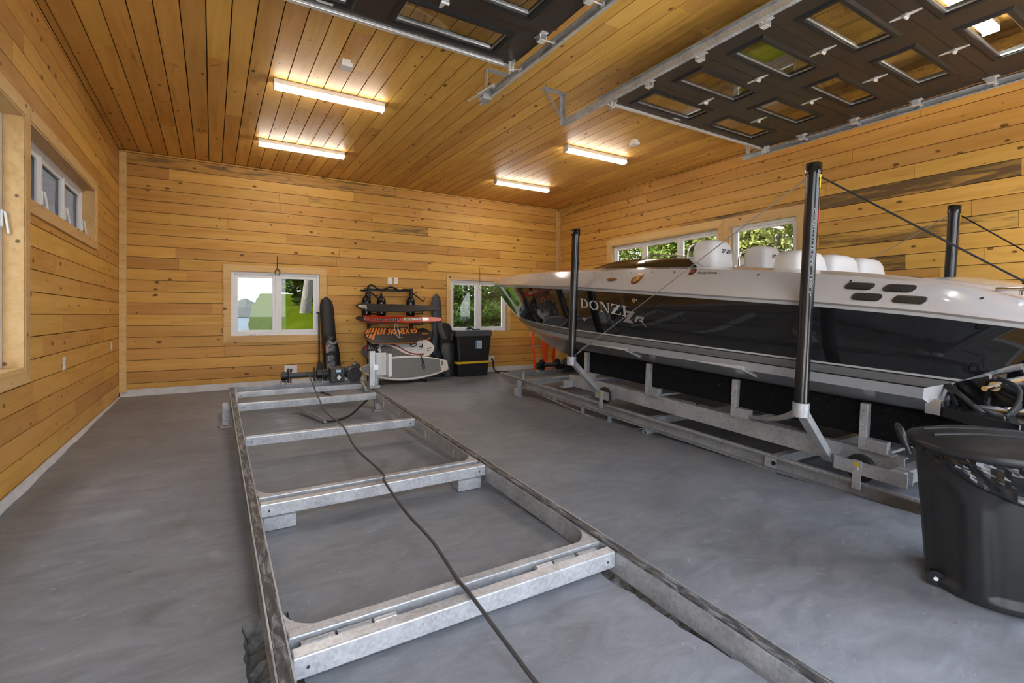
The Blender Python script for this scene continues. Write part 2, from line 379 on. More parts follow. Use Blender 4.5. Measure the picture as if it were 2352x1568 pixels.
def make_wall(name, kind, label, u0, u1, z0, z1, zline, holes, forced, seed, pitch=PITCH, lens=(1.6, 4.2), deep=0.14, back_holes=None):
    rg = random.Random(seed); T = wall_T(kind); m = MB()
    for (a, b, c_, d) in rect_minus((u0 - 0.2, u1 + 0.2, z0 - 0.3 if kind != 'ceiling' else z0 - 0.2, z1 + 0.2), back_holes or holes):
        m.bb((a, 0.022, c_), (b, deep, d))
    wobj = m.build(name, STUD); wobj.matrix_world = T; tag(wobj, label, kind='structure')
    k0 = int(math.floor((z0 - zline) / pitch)); k1 = int(math.ceil((z1 - zline) / pitch)); cuts = set()
    for k in range(k0, k1):
        za, zb = max(z0, zline + k * pitch), min(z1, zline + (k + 1) * pitch)
        if zb - za < 0.015: continue
        zm = (za + zb) / 2
        fr = [f for f in forced if zline + k * pitch <= f[2] < zline + (k + 1) * pitch]
        br = [u0]; u = u0 + rg.uniform(0.5, lens[1])
        while u < u1 - 0.6:
            br.append(u); u += rg.uniform(*lens)
        br.append(u1)
        for f in fr: br = [x for x in br if not (f[0] - 0.35 < x < f[1] + 0.35) or x in (u0, u1)]
        for f in fr: br += [max(u0, f[0]), min(u1, f[1])]
        br = sorted(set(round(x, 3) for x in br))
        for a, b in zip(br[:-1], br[1:]):
            if b - a < 0.03: continue
            gp = 0.0046 if kind == 'ceiling' else 0.0036
            rs = rect_minus((a + 0.0014, b - 0.0014, za + gp, zb - gp), holes)
            if not rs: continue
            mb = MB(); uc = (a + b) / 2; dep = rg.uniform(0, 0.0025)
            for (p, q, r_, s_) in rs: mb.bb((p - uc, dep, r_ - zm), (q - uc, 0.02 + dep, s_ - zm))
            o = mb.build('plank', WOOD, wobj, loc=(uc, 0, zm))
            st = [f[3] for f in fr if abs(f[0] - a) < 0.01 or (a >= f[0] - 0.01 and b <= f[1] + 0.01)]
            o['stain'] = float(st[0]) if st else (0.0 if rg.random() < 0.72 else rg.uniform(0.1, 0.4))
            tn = [f[4] for f in fr if len(f) > 4 and a >= f[0] - 0.01 and b <= f[1] + 0.01]
            o['tone'] = float(tn[0]) if tn else rg.uniform(-0.09, 0.07)
    return wobj
# openings: (u0, u1, z0, z1) in each wall's own frame
W1 = (0.265, 1.625, 0.865, 1.925); W2 = (4.135, 5.475, 0.865, 1.925)
W3 = (2.30, 4.88, 0.82, 2.665); W4 = (5.0, 7.40, 2.07, 2.665)
W5 = (-7.42, -4.95, 2.06, 2.60); W6 = (-4.78, -3.72, 0.95, 2.60)
D1 = (-2.24, 0.51, -0.4, 3.02); D2 = (-6.13, -3.42, -0.4, 3.02)
make_wall('wall_back', 'back', 'far end wall clad in knotty pine boards behind the board rack', XL, XR, 0.085, ZC, 1.222, [W1, W2],
          [(XL, 3.0, 3.62, 0.72, -0.1), (1.45, 2.58, 3.22, 0.55, -0.1), (2.6, 3.66, 2.9, 0.75, -0.15), (-0.44, 1.45, 2.08, 0.25, -0.1), (-1.09, 1.0, 3.0, 0.35), (1.76, 4.0, 1.78, 0.15, -0.16)], 3, lens=(1.1, 3.3))
make_wall('wall_left', 'left', 'side wall of pine boards with the high triple window and white outlets', YF, YB, 0.0, ZC, 1.222, [W3, W4], [(6.6, 9.2, 3.55, 0.1, -0.1)], 5, lens=(2.0, 4.8))
make_wall('wall_right', 'right', 'side wall of pine boards with two dark stained planks behind the boat', -YB, -YF, 0.02, ZC, 2.775 - PITCH * 20, [W5, W6],
          [(-3.45, -1.54, 2.69, 1.0, -0.22), (-5.74, -3.60, 2.69, 0.9, -0.2), (-3.45, -1.56, 2.18, 0.75, -0.1), (-9.2, -7.75, 3.55, 0.55, -0.08), (-2.9, -2.5, 1.86, 0.9, -0.15)], 9, lens=(1.8, 4.4))
make_wall('wall_front', 'front', 'doorway wall of pine boards with two open garage bays', -XR, -XL, -0.10, ZC, 1.222, [D1, D2], [], 11)
CEIL = make_wall('ceiling', 'ceiling', 'flat ceiling of long varnished pine boards', YF, YB, XL, XR, XL + 0.06, [], [(2.6, 9.2, 4.2, 0.1, -0.12)], 21, pitch=0.178, lens=(1.8, 4.9))
# floor: one sloping slab with the four rail trenches cut in near the doors
ROUGH = plain('broken_concrete', (0.20, 0.195, 0.185), 0.9, noise=0.55, scale=26, bump=0.9)
TR = [(0.105, 0.285, 2.36), (1.685, 1.895, 2.05), (3.96, 4.155, 2.35), (5.55, 5.745, 2.35)]
fb = MB(); xs = [XL - 0.15] + [v for t in TR for v in t[:2]] + [XR + 0.15]; rj = random.Random(2)
rows = [YF - 0.25 + 0.045 * i for i in range(200)]
def jag(x0, yt):
    d = {}; acc = 0.0
    for i in range(200):
        acc = acc * 0.75 + rj.uniform(-0.011, 0.011); d[i] = x0 + (acc if rows[i] < yt - 0.06 else 0.0)
    return d
edges = {v: jag(v, t[2]) for t in TR for v in t[:2]}
for ci in range(0, len(xs), 2):
    a, b = xs[ci], xs[ci + 1]; yt = 2.45
    ys = [y for y in rows if y < yt]
    vs = []; fs = []
    tl = [t for t in TR if t[1] == a]; trr = [t for t in TR if t[0] == b]
    for i, y in enumerate(ys):
        vs += [(edges[a][i] if a in edges else a, y, fz(y)), (edges[b][i] if b in edges else b, y, fz(y))]
    vs += [(a, yt, fz(yt)), (b, yt, fz(yt)), (a, YB + 0.14, fz(YB + 0.14)), (b, YB + 0.14, fz(YB + 0.14))]
    for i in range(len(ys) + 1): fs.append((2 * i, 2 * i + 1, 2 * i + 3, 2 * i + 2))
    fb.add(vs, fs)
for (a, b, yt) in TR:
    fb.add([(a, yt + 0.0, fz(yt)), (b, yt, fz(yt)), (b, YB + 0.14, fz(YB + 0.14)), (a, YB + 0.14, fz(YB + 0.14))], [(0, 1, 2, 3)])
FLOOR = fb.build('floor', CONC); tag(FLOOR, 'smooth grey concrete floor sloping gently to the garage doors', kind='structure')
for (a, b, yt) in TR:
    m = MB(); ys = [y for y in rows if y < yt] + [yt]; rg = random.Random(int(a * 100)); rings = []
    for i, y in enumerate(ys):
        j = min(i, 199); ea, eb = edges[a][j], edges[b][j]; z = fz(y); dz = -0.07
        mid = [(ea + (eb - ea) * t, y, z + dz + rg.uniform(-0.018, 0.018)) for t in (0.12, 0.3, 0.5, 0.7, 0.88)]
        rings.append([(ea, y, z), (ea + 0.008, y, z - 0.03)] + mid + [(eb - 0.008, y, z - 0.03), (eb, y, z)])
    m.loft(rings, closed=False, smooth=False); m.add([rings[-1][0], rings[-1][-1], (b, yt, fz(yt) - 0.1), (a, yt, fz(yt) - 0.1)], [(0, 1, 2, 3)])
    m.build('rail_trench', ROUGH, FLOOR)
# corner boards and the white membrane skirting
def box_struct(name, label, a, b, mat, bev=0.003):
    m = MB(); m.bb(a, b); o = m.build(name, mat, bevel=bev); tag(o, label, kind='structure'); return o
box_struct('trim_1', 'upright pine corner board where the far wall meets the outlet wall', (XL, YB - 0.024, 0.07), (XL + 0.088, YB - 0.001, ZC - 0.035), CASE)
m = MB(); m.bb((XR - 0.075, YB - 0.024, 0.07), (XR - 0.001, YB - 0.001, ZC - 0.06)); m.bb((XR - 0.024, YB - 0.10, 0.07), (XR - 0.001, YB - 0.024, ZC - 0.06))
tag(m.build('trim_2', CASE, bevel=0.002), 'upright pine corner board behind the bow of the boat', kind='structure')
def membrane(name, label, p, q, h0, h1, seed, nrm):
    rg = random.Random(seed); m = MB(); rings = []
    n = 60; p = Vector(p); q = Vector(q); nv = Vector(nrm)
    for i in range(n + 1):
        t = i / n; c_ = p.lerp(q, t); h = h0 + (h1 - h0) * t; w = 0.006 + rg.uniform(0, 0.008); zf = fz(c_.y)
        rings.append([tuple(c_ + nv * 0.002 + Vector((0, 0, h))), tuple(c_ + nv * w + Vector((0, 0, (h + zf) / 2 + rg.uniform(-0.01, 0.01)))), tuple(c_ + nv * (w + 0.006) + Vector((0, 0, zf + 0.02))), tuple(c_ + nv * (0.016 + rg.uniform(0, 0.012)) + Vector((0, 0, zf + 0.001)))])
    m.loft(rings, closed=False, smooth=True); o = m.build(name, MEMB); tag(o, label, kind='structure'); return o
membrane('baseboard_back', 'crinkled white membrane strip below the far wall boards', (XL + 0.01, YB + 0.0, 0), (XR - 0.01, YB + 0.0, 0), 0.105, 0.105, 4, (0, -1, 0))
membrane('baseboard_left', 'thin white membrane strip below the outlet wall boards', (XL + 0.0, YF, 0), (XL + 0.0, YB - 0.02, 0), 0.01, 0.015, 6, (1, 0, 0))
membrane('baseboard_right', 'white membrane strip below the boat side wall boards', (XR - 0.0, YF, 0), (XR - 0.0, YB - 0.02, 0), 0.04, 0.05, 8, (-1, 0, 0))
# windows
def window(name, kind, label, op, cols, casing, jd, glass, handles=(), rail=None, cw=(0.11, 0.11, 0.11, 0.11), fw=0.05, sash=0.04):
    T = wall_T(kind); w = thing(name, label, None, kind='structure'); w.matrix_world = T
    u0, u1, z0, z1 = op; l, r_, b, t = cw; y = -0.019
    def cas(poly): MB().prism(poly, y, 0.003).build('casing', CASE, w, bevel=0.002)
    if l: cas([(u0 - l, z0 - b), (u0, z0), (u0, z1), (u0 - l, z1 + t)])
    if r_: cas([(u1 + r_, z0 - b), (u1, z0), (u1, z1), (u1 + r_, z1 + t)])
    if b: cas([(u0 - l, z0 - b), (u1 + r_, z0 - b), (u1, z0), (u0, z0)])
    if t: cas([(u0 - l, z1 + t), (u1 + r_, z1 + t), (u1, z1), (u0, z1)])
    jt = 0.018
    if jd > 0.03:
        for a, b_ in (((u0 - 0.001, -0.012, z0), (u0 + jt, jd, z1)), ((u1 - jt, -0.012, z0), (u1 + 0.001, jd, z1)), ((u0 + jt, -0.012, z0 - 0.001), (u1 - jt, jd, z0 + jt)), ((u0 + jt, -0.012, z1 - jt), (u1 - jt, jd, z1 + 0.001))):
            MB().bb(a, b_).build('jamb', CASE, w)
        u0 += jt; u1 -= jt; z0 += jt; z1 -= jt
    fr = MB(); d0, d1 = jd, jd + 0.07
    fr.bb((u0, d0, z0), (u0 + fw, d1, z1)); fr.bb((u1 - fw, d0, z0), (u1, d1, z1)); fr.bb((u0 + fw, d0, z0), (u1 - fw, d1, z0 + fw)); fr.bb((u0 + fw, d0, z1 - fw), (u1 - fw, d1, z1))
    n = len(cols) + 1; us = [u0 + fw * 0.0] + list(cols) + [u1]
    for c_ in cols: fr.bb((c_ - fw / 2, d0, z0 + fw), (c_ + fw / 2, d1, z1 - fw))
    if rail: fr.bb((u0 + fw, d0 + 0.01, rail - 0.05), (u1 - fw, d1 - 0.01, rail + 0.05))
    fr.build('window_frame', VINYL, w, bevel=0.004)
    vr = [(z0 + fw, z1 - fw)] if not rail else [(z0 + fw, rail - 0.05), (rail + 0.05, z1 - fw)]
    for i in range(n):
        a = us[i] + (fw if i == 0 else fw / 2); b_ = us[i + 1] - (fw if i == n - 1 else fw / 2)
        for (za, zb) in vr:
            s_ = MB(); ds = d0 + 0.014; de = d1 - 0.014; k = sash
            s_.bb((a, ds, za), (a + k, de, zb)); s_.bb((b_ - k, ds, za), (b_, de, zb)); s_.bb((a + k, ds, za), (b_ - k, de, za + k)); s_.bb((a + k, ds, zb - k), (b_ - k, de, zb))
            so = s_.build('sash', VINYL, w, bevel=0.004)
            MB().bb((a + k, d0 + 0.035, za + k), (b_ - k, d0 + 0.039, zb - k)).build('pane', glass, so)
    for (hu, hz, typ) in handles:
        h = MB()
        if typ == 'crank':
            h.bb((hu - 0.06, d0 - 0.02, hz - 0.012), (hu + 0.06, d0 + 0.004, hz + 0.014)); h.bar((hu - 0.03, d0 - 0.026, hz + 0.008), (hu + 0.055, d0 - 0.03, hz + 0.004), 0.014, 0.012)
        else:
            h.bb((hu - 0.014, d0 - 0.012, hz - 0.06), (hu + 0.014, d0 + 0.004, hz + 0.06)); h.bar((hu, d0 - 0.02, hz + 0.05), (hu + 0.006, d0 - 0.04, hz - 0.11), 0.022, 0.014, up=(0, 1, 0))
        h.build('window_handle', WHITEP, w, bevel=0.004)
    return w
window('window_1', 'back', 'white twin casement window with pine casing and a lake view', W1, [0.945], True, 0.012, GLASSDIM, [(0.56, 0.885, 'crank')], fw=0.045, sash=0.05)
window('window_2', 'back', 'white twin casement window beside the black totes with a view of cedars', W2, [4.805], True, 0.03, GLASS, [(5.2, 0.885, 'crank')], cw=(0.085, 0.085, 0.0, 0.1), fw=0.045, sash=0.05)
window('window_3', 'left', 'tall white window cut off at the picture edge beside the triple window', W3, [3.6], True, 0.10, GLASS, [(4.835, 1.9, 'lock')], cw=(0.1, 0.10, 0.1, 0.1))
window('window_4', 'left', 'high triple window with dark glass near the ceiling of the outlet wall', W4, [5.81, 6.59], True, 0.10, GLASS2, [(5.81 - 0.0, 2.24, 'lock'), (6.59, 2.24, 'lock'), (7.36, 2.24, 'lock')], cw=(0.0, 0.115, 0.09, 0.1))
window('window_5', 'right', 'long triple window behind the boat windshield', W5, [-6.6, -5.77], True, 0.05, GLASS, cw=(0.12, 0.085, 0.1, 0.12))
window('window_6', 'right', 'white double hung window behind the boat seats filled with sunlit foliage', W6, [], True, 0.05, GLASS, rail=1.99, cw=(0.085, 0.10, 0.1, 0.12))
# ------------------------------------------------------------------ outdoors seen through the windows
LAWN = lawn_mat(); WATER = water_mat(); BARK = bark_mat()
def ss(a, b, x):
    t = min(1, max(0, (x - a) / (b - a))); return t * t * (3 - 2 * t)
def lawn_h(x, y):
    edge = 1.9 + (y - 16) * 0.051; right = ss(edge - 0.9, edge + 0.5, x) if y > 9 else 1.0
    rise = ss(11, 24, y) * 1.55 + max(0, y - 24) * 0.062; near = -0.32
    lake = ss(11, 15, y) * (1 - right); left = ss(14, 20, -x); front = ss(14, 26, -y)
    return near + rise * right * (1 - ss(60, 110, y) * 0.5) - 2.0 * max(lake, left, front)
m = MB(); gx = [-60 + 4 * i for i in range(12)] + [-12 + 0.8 * i for i in range(50)] + [28 + 6 * i for i in range(9)]; gy = [-40 + 4 * i for i in range(10)] + [0 + 1.2 * i for i in range(55)] + [66 + 8 * i for i in range(9)]
vs = [(x, y, lawn_h(x, y)) for y in gy for x in gx]; nx = len(gx)
m.add(vs, [(j * nx + i, j * nx + i + 1, (j + 1) * nx + i + 1, (j + 1) * nx + i) for j in range(len(gy) - 1) for i in range(nx - 1)], smooth=True)
tag(m.build('lawn', LAWN), 'bright green lawn sloping to the lake outside', kind='structure')
m = MB(); m.add([(-500, -500, -1.15), (500, -500, -1.15), (500, 600, -1.15), (-500, 600, -1.15)], [(0, 1, 2, 3)]); tag(m.build('lake', WATER), 'blue rippled lake beyond the lawn', kind='structure')
rg = random.Random(4); m = MB(); rings = []
for i in range(140):
    x = -330 + 5.5 * i; h = 9 + 4 * math.sin(i * 0.21) + rg.uniform(-2.2, 2.2); y = 430 + 22 * math.sin(i * 0.05)
    rings.append([(x, y - 12, -1.4), (x, y - 9, h * 0.55), (x, y, h), (x, y + 14, h * 0.8), (x, y + 20, -1.4)])
m.loft(rings, closed=False, smooth=False); tag(m.build('far_treeline', leaf_mat('distant_woods', ((0.0093, 0.0155, 0.0109), (0.0155, 0.0248, 0.0140), (0.0248, 0.0341, 0.0170)))), 'dark wooded far shore across the lake', kind='stuff')
L_DARK = leaf_mat('cedar_leaves', ((0.0112, 0.0279, 0.0050), (0.0372, 0.0682, 0.0112), (0.1054, 0.1488, 0.0310))); L_GRN = leaf_mat('maple_leaves', ((0.0186, 0.0403, 0.0050), (0.0620, 0.0992, 0.0124), (0.1612, 0.1922, 0.0372))); L_PALE = leaf_mat('pale_leaves', ((0.0372, 0.0527, 0.0074), (0.1240, 0.1426, 0.0310), (0.2728, 0.2728, 0.0992))); L_AUT = leaf_mat('autumn_leaves', ((0.0372, 0.0279, 0.0074), (0.1364, 0.0992, 0.0186), (0.2480, 0.1364, 0.0372)))
def tree(name, lb, x, y, h, r_, mat, kind='cone', n=2600, leaf=0.10, group=None, trunk=0.10, base=0.1, seed=1, cat='tree', lean=0.0):
    z0 = lawn_h(x, y); t = thing(name, lb, cat, (x, y, z0), group=group); rg = random.Random(seed)
    MB().tube([(0, 0, -0.3), (lean * 0.35, 0, h * 0.3), (lean * 0.75, 0, h * 0.6), (lean, 0, h * 0.92)], [trunk, trunk * 0.85, trunk * 0.5, trunk * 0.12], 10).build('trunk', BARK, t)
    vs = []; fs = []
    for i in range(n):
        if kind == 'cone':
            u = rg.random() ** 1.3; rr = r_ * (1 - u) ** 0.8 * (0.55 + 0.45 * rg.random() ** 0.4) * (0.85 + 0.3 * math.sin(u * 40 + rg.random())); an = rg.uniform(0, 2 * math.pi); c_ = Vector((rr * math.cos(an) + lean * u, rr * math.sin(an), h * (base + (1 - base) * u)))
        else:
            d = Vector((rg.gauss(0, 1), rg.gauss(0, 1), rg.gauss(0, 1))).normalized() * (0.55 + 0.45 * rg.random() ** 0.5); k = 1 + 0.22 * math.sin(d.x * 7 + seed) * math.sin(d.z * 9 + seed); c_ = Vector((d.x * r_ * k + lean * 0.8, d.y * r_ * k, h * (base + (1 - base) / 2) + d.z * h * (1 - base) / 2 * k))
        a = Vector((rg.gauss(0, 1), rg.gauss(0, 1), rg.gauss(0, 0.6))).normalized(); b = a.orthogonal().normalized(); b.rotate(Matrix.Rotation(rg.uniform(0, 6.28), 3, a)); s_ = leaf * rg.uniform(0.6, 1.4); o = len(vs)
        vs += [c_ - a * s_, c_ + b * s_ * 0.45, c_ + a * s_, c_ - b * s_ * 0.45]; fs.append((o, o + 1, o + 2, o + 3))
    MB().add(vs, fs).build('crown', mat, t); return t
for k, (x, y, h, r_, mt, lb) in enumerate(((6.3, 15.5, 5.5, 1.3, L_DARK, 'green cedar filling the first pane of the cedar window'), (7.9, 16.2, 5.8, 1.35, L_GRN, 'lighter cedar behind the middle bar of the cedar window'), (9.4, 16.8, 5.6, 1.3, L_PALE, 'pale yellow green cedar beyond the second pane of the cedar window'), (7.2, 18.5, 7.0, 1.6, L_DARK, 'taller dark cedar standing behind the front row of cedars'), (10.8, 18.0, 6.6, 1.7, L_AUT, 'browning cedar at the far end of the cedar row'))):
    tree('cedar_tree', lb, x, y, h, r_, mt, 'cone', 9000, 0.085, 'cedars outside the far window', 0.12, 0.02, 10 + k)
for k, (x, y, h, r_, mt, kd, lb) in enumerate(((11.3, 6.6, 6.5, 1.7, L_PALE, 'round', 'sunlit pale leafed tree filling the double hung window'), (11.8, 9.3, 6.0, 1.5, L_GRN, 'round', 'green tree outside the triple window behind the headrest'), (13.5, 12.5, 7.5, 1.8, L_GRN, 'round', 'green tree outside the triple window above the windshield'), (15.0, 10.3, 9.5, 2.0, L_AUT, 'round', 'yellowing tree further back outside the triple window'), (12.8, 4.2, 6.8, 1.8, L_PALE, 'round', 'pale leafed tree outside behind the tall guide pole'))):
    tree('leafy_tree', lb, x, y, h, r_, mt, kd, 17000, 0.085, 'trees outside the boat side wall', 0.14, 0.08, 30 + k)
tree('lakeside_tree', 'leaning grey barked tree on the lawn in the lake window', 3.72, 25.0, 9.0, 2.4, L_AUT, 'round', 3200, 0.2, 'trees in the lake window', 0.26, 0.42, 51, lean=1.1)
for k, (x, y, h, r_, mt, lb) in enumerate(((5.1, 33.0, 6.0, 1.7, L_DARK, 'dark green bush behind the leaning tree in the lake window'), (7.6, 34.5, 6.5, 2.0, L_GRN, 'green bush beside the leaning tree in the lake window'), (6.6, 39.0, 9.0, 2.4, L_DARK, 'tall dark tree at the back of the lawn in the lake window'), (11.5, 36.0, 8.5, 3.0, L_AUT, 'autumn coloured tree at the lawn edge in the lake window'))):
    tree('lawn_bush', lb, x, y, h, r_, mt, 'round', 3600, 0.24, 'trees in the lake window', 0.2, 0.02, 60 + k, 'bush')
# neighbouring grey shed beside the high windows
sh = thing('neighbour_shed', 'grey board sided shed seen dimly through the high triple window', 'shed', (-4.3, 9.3, -0.35))
SIDING = plain('grey_siding', (0.06, 0.062, 0.065), 0.7, noise=0.1, scale=3)
MB().bb((-2.4, -3.9, 0), (-0.03, 4.0, 6.2)).build('wall', SIDING, sh)
for k in range(20): MB().bb((-0.03, -3.9 + k * 0.4, 0), (0.0, -3.9 + k * 0.4 + (0.36 if k % 3 else 0.2), 6.2)).build('siding_board', SIDING if k % 2 else plain('grey_siding_light', (0.09, 0.092, 0.097), 0.7), sh)
MB().prism([(-2.7, 6.1), (0.35, 6.1), (-1.2, 7.2)], -4.1, 4.3, axis='y').build('roof', plain('dark_shingles', (0.05, 0.05, 0.055), 0.9), sh)
m = MB(); m.add([(-8, -9, -0.13), (10, -9, -0.13), (10, -0.75, -0.13), (-8, -0.75, -0.13)], [(0, 1, 2, 3)]); tag(m.build('apron_slab', plain('bounce_concrete', (0.60, 0.59, 0.565), 0.8, noise=0.12, scale=2)), 'unseen concrete apron outside the open garage doors, paled to bounce light in', kind='structure')  # colour raised so the unseen slab bounces daylight up to the ceiling
tree('leafy_tree', 'broad maple added to block the sun from the tall window beside the triple window', -6.2, 2.9, 9.5, 3.0, L_GRN, 'round', 9000, 0.26, None, 0.2, 0.12, 77)  # tree added to keep sun patches off the floor inside
# ------------------------------------------------------------------ lamps, ceiling boxes, switches, outlets
LAMP = emit_mat('lit_lamp_lens', (1.0, 0.96, 0.90), LAMP_STRENGTH)
def lamp(label, x0, x1, y):
    t = thing('ceiling_light', label, 'light', ((x0 + x1) / 2, y, ZC), group='linear ceiling lights'); L = x1 - x0
    MB().bb((-L / 2, -0.055, -0.050), (L / 2, 0.055, 0.0)).build('housing', WHITEP, t, bevel=0.003)
    prof = [(-0.053, -0.050), (-0.053, -0.062), (-0.046, -0.080), (-0.022, -0.090), (0.022, -0.090), (0.046, -0.080), (0.053, -0.062), (0.053, -0.050)]
    MB().prism(prof, -L / 2 + 0.004, L / 2 - 0.004, axis='x').build('lens', LAMP, t)
    for s_ in (-1, 1):
        MB().bb((s_ * L / 2 - 0.004, -0.056, -0.091), (s_ * L / 2 + 0.004, 0.056, 0)).build('end_cap', WHITEP, t)
lamp('longest looking strip light beside the small white box over the steel rail frame', 0.55, 1.70, 5.66)
lamp('strip light above the lake window, over the winch end of the rail frame', 0.55, 1.70, 7.68)
lamp('strip light beside the small ceiling box above the boat windshield', 4.36, 5.51, 5.66)
lamp('shortest looking strip light deep in the room above the boat bow', 4.36, 5.51, 7.72)
lamp('strip light seen through the glass of the raised door over the boat', 4.42, 5.57, 1.43)
lamp('strip light hidden above the raised door over the steel rail frame', 0.55, 1.70, 1.43)
for (x, y, lb) in ((1.10, 4.87, 'small white sensor box on the ceiling between strip light and raised door'), (5.04, 4.98, 'small white sensor box on the ceiling above the boat windshield')):
    t = thing('ceiling_sensor_box', lb, 'sensor', (x, y, ZC), group='ceiling sensor boxes')
    MB().bb((-0.04, -0.03, -0.035), (0.04, 0.03, 0)).build('base', WHITEP, t)
    MB().bb((-0.05, -0.055, -0.075), (0.05, 0.055, -0.035)).build('cover', WHITEP, t, bevel=0.004)
SLOT = plain('dark_slot', (0.03, 0.03, 0.03), 0.5)
def wall_plate(name, kind, u, z, lb, cat, w=0.075, h=0.12, typ='outlet', group=None):
    t = thing(name, lb, cat, group=group); t.matrix_world = wall_T(kind) @ Matrix.Translation((u, 0, z))
    MB().bb((-w / 2, -0.008, -h / 2), (w / 2, 0.0, h / 2)).build('plate', WHITEP, t, bevel=0.002)
    if typ == 'outlet':
        for s_ in (-1, 1):
            r_ = MB().bb((-0.018, -0.011, s_ * 0.027 - 0.017), (0.018, -0.008, s_ * 0.027 + 0.017)).build('socket', WHITEP, t)
            for e in (-1, 1): MB().bb((e * 0.007 - 0.0015, -0.0115, s_ * 0.027 - 0.007), (e * 0.007 + 0.0015, -0.0105, s_ * 0.027 + 0.007)).build('slot', SLOT, r_)
    elif typ == 'rocker':
        MB().bb((-0.017, -0.012, -0.033), (0.017, -0.008, 0.033)).build('rocker', WHITEP, t, bevel=0.002)
    elif typ == 'round':
        mm = MB(); mm.cyl((0, -0.008, -0.01), (0, -0.03, -0.01), 0.022, 16); mm.build('socket', SLOT, t)
    return t
wall_plate('wall_outlet', 'left', 6.03, 0.766, 'white wall outlet under the high triple window', 'outlet')
wall_plate('wall_outlet', 'left', 8.55, 0.79, 'white wall outlet close to the room corner board', 'outlet')
wall_plate('light_switch', 'back', 2.885, 1.86, 'white rocker switch above the rack, on the lake window side of its twin', 'switch', 0.085, 0.125, 'rocker', 'rocker switches above the rack')
wall_plate('light_switch', 'back', 3.005, 1.865, 'white rocker switch above the rack, on the cedar window side of its twin', 'switch', 0.085, 0.125, 'rocker', 'rocker switches above the rack')
wall_plate('power_socket', 'back', 1.155, 0.275, 'square white power socket behind the open winch', 'outlet', 0.20, 0.15, 'round')
wall_plate('power_socket', 'back', 5.10, 0.275, 'square power socket beside the black totes with a cord plugged in', 'outlet', 0.13, 0.14, 'round')
m = MB(); m.tube([(5.10, 9.165, 0.265), (5.10, 9.13, 0.22), (5.105, 9.13, 0.09), (5.13, 9.08, 0.012), (5.3, 8.9, 0.008), (5.32, 8.2, 0.01)], 0.013, 8)
tag(m.build('power_cable', RUBBER), 'black power cord dropping from the socket beside the totes', 'cord')
m = MB(); m.tube([(1.155, 9.165, 0.25), (1.15, 9.15, 0.18), (1.15, 9.14, 0.05), (1.2, 9.05, 0.012), (1.4, 8.6, 0.008), (1.55, 7.5, 0.008)], 0.011, 8)
tag(m.build('power_cable', RUBBER), 'black power cord behind the open winch', 'cord')
# window hooks hanging over the two far windows
HOOK = plain('dark_rope', (0.06, 0.04, 0.025), 0.8)
m = MB(); pts = [(0.945, 9.17, 2.2), (0.945, 9.165, 2.08), (0.94, 9.16, 1.99)] + [(0.945 + 0.038 * math.sin(a), 9.158, 1.935 + 0.048 * math.cos(a)) for a in [x * 0.45 for x in range(0, 15)]]
m.tube(pts, 0.007, 6); tag(m.build('pull_loop', HOOK), 'looped brown pull cord hanging over the lake window', 'cord')
m = MB(); pts = [(4.80, 9.17, 2.21), (4.80, 9.165, 1.95), (4.79, 9.15, 1.86)] + [(4.81 + 0.05 * math.sin(a), 9.14, 1.80 + 0.06 * math.cos(a)) for a in [x * 0.45 for x in range(0, 15)]]
m.tube(pts, 0.0035, 6); tag(m.build('pull_loop', HOOK), 'thin wire loop hanging over the cedar window', 'cord')

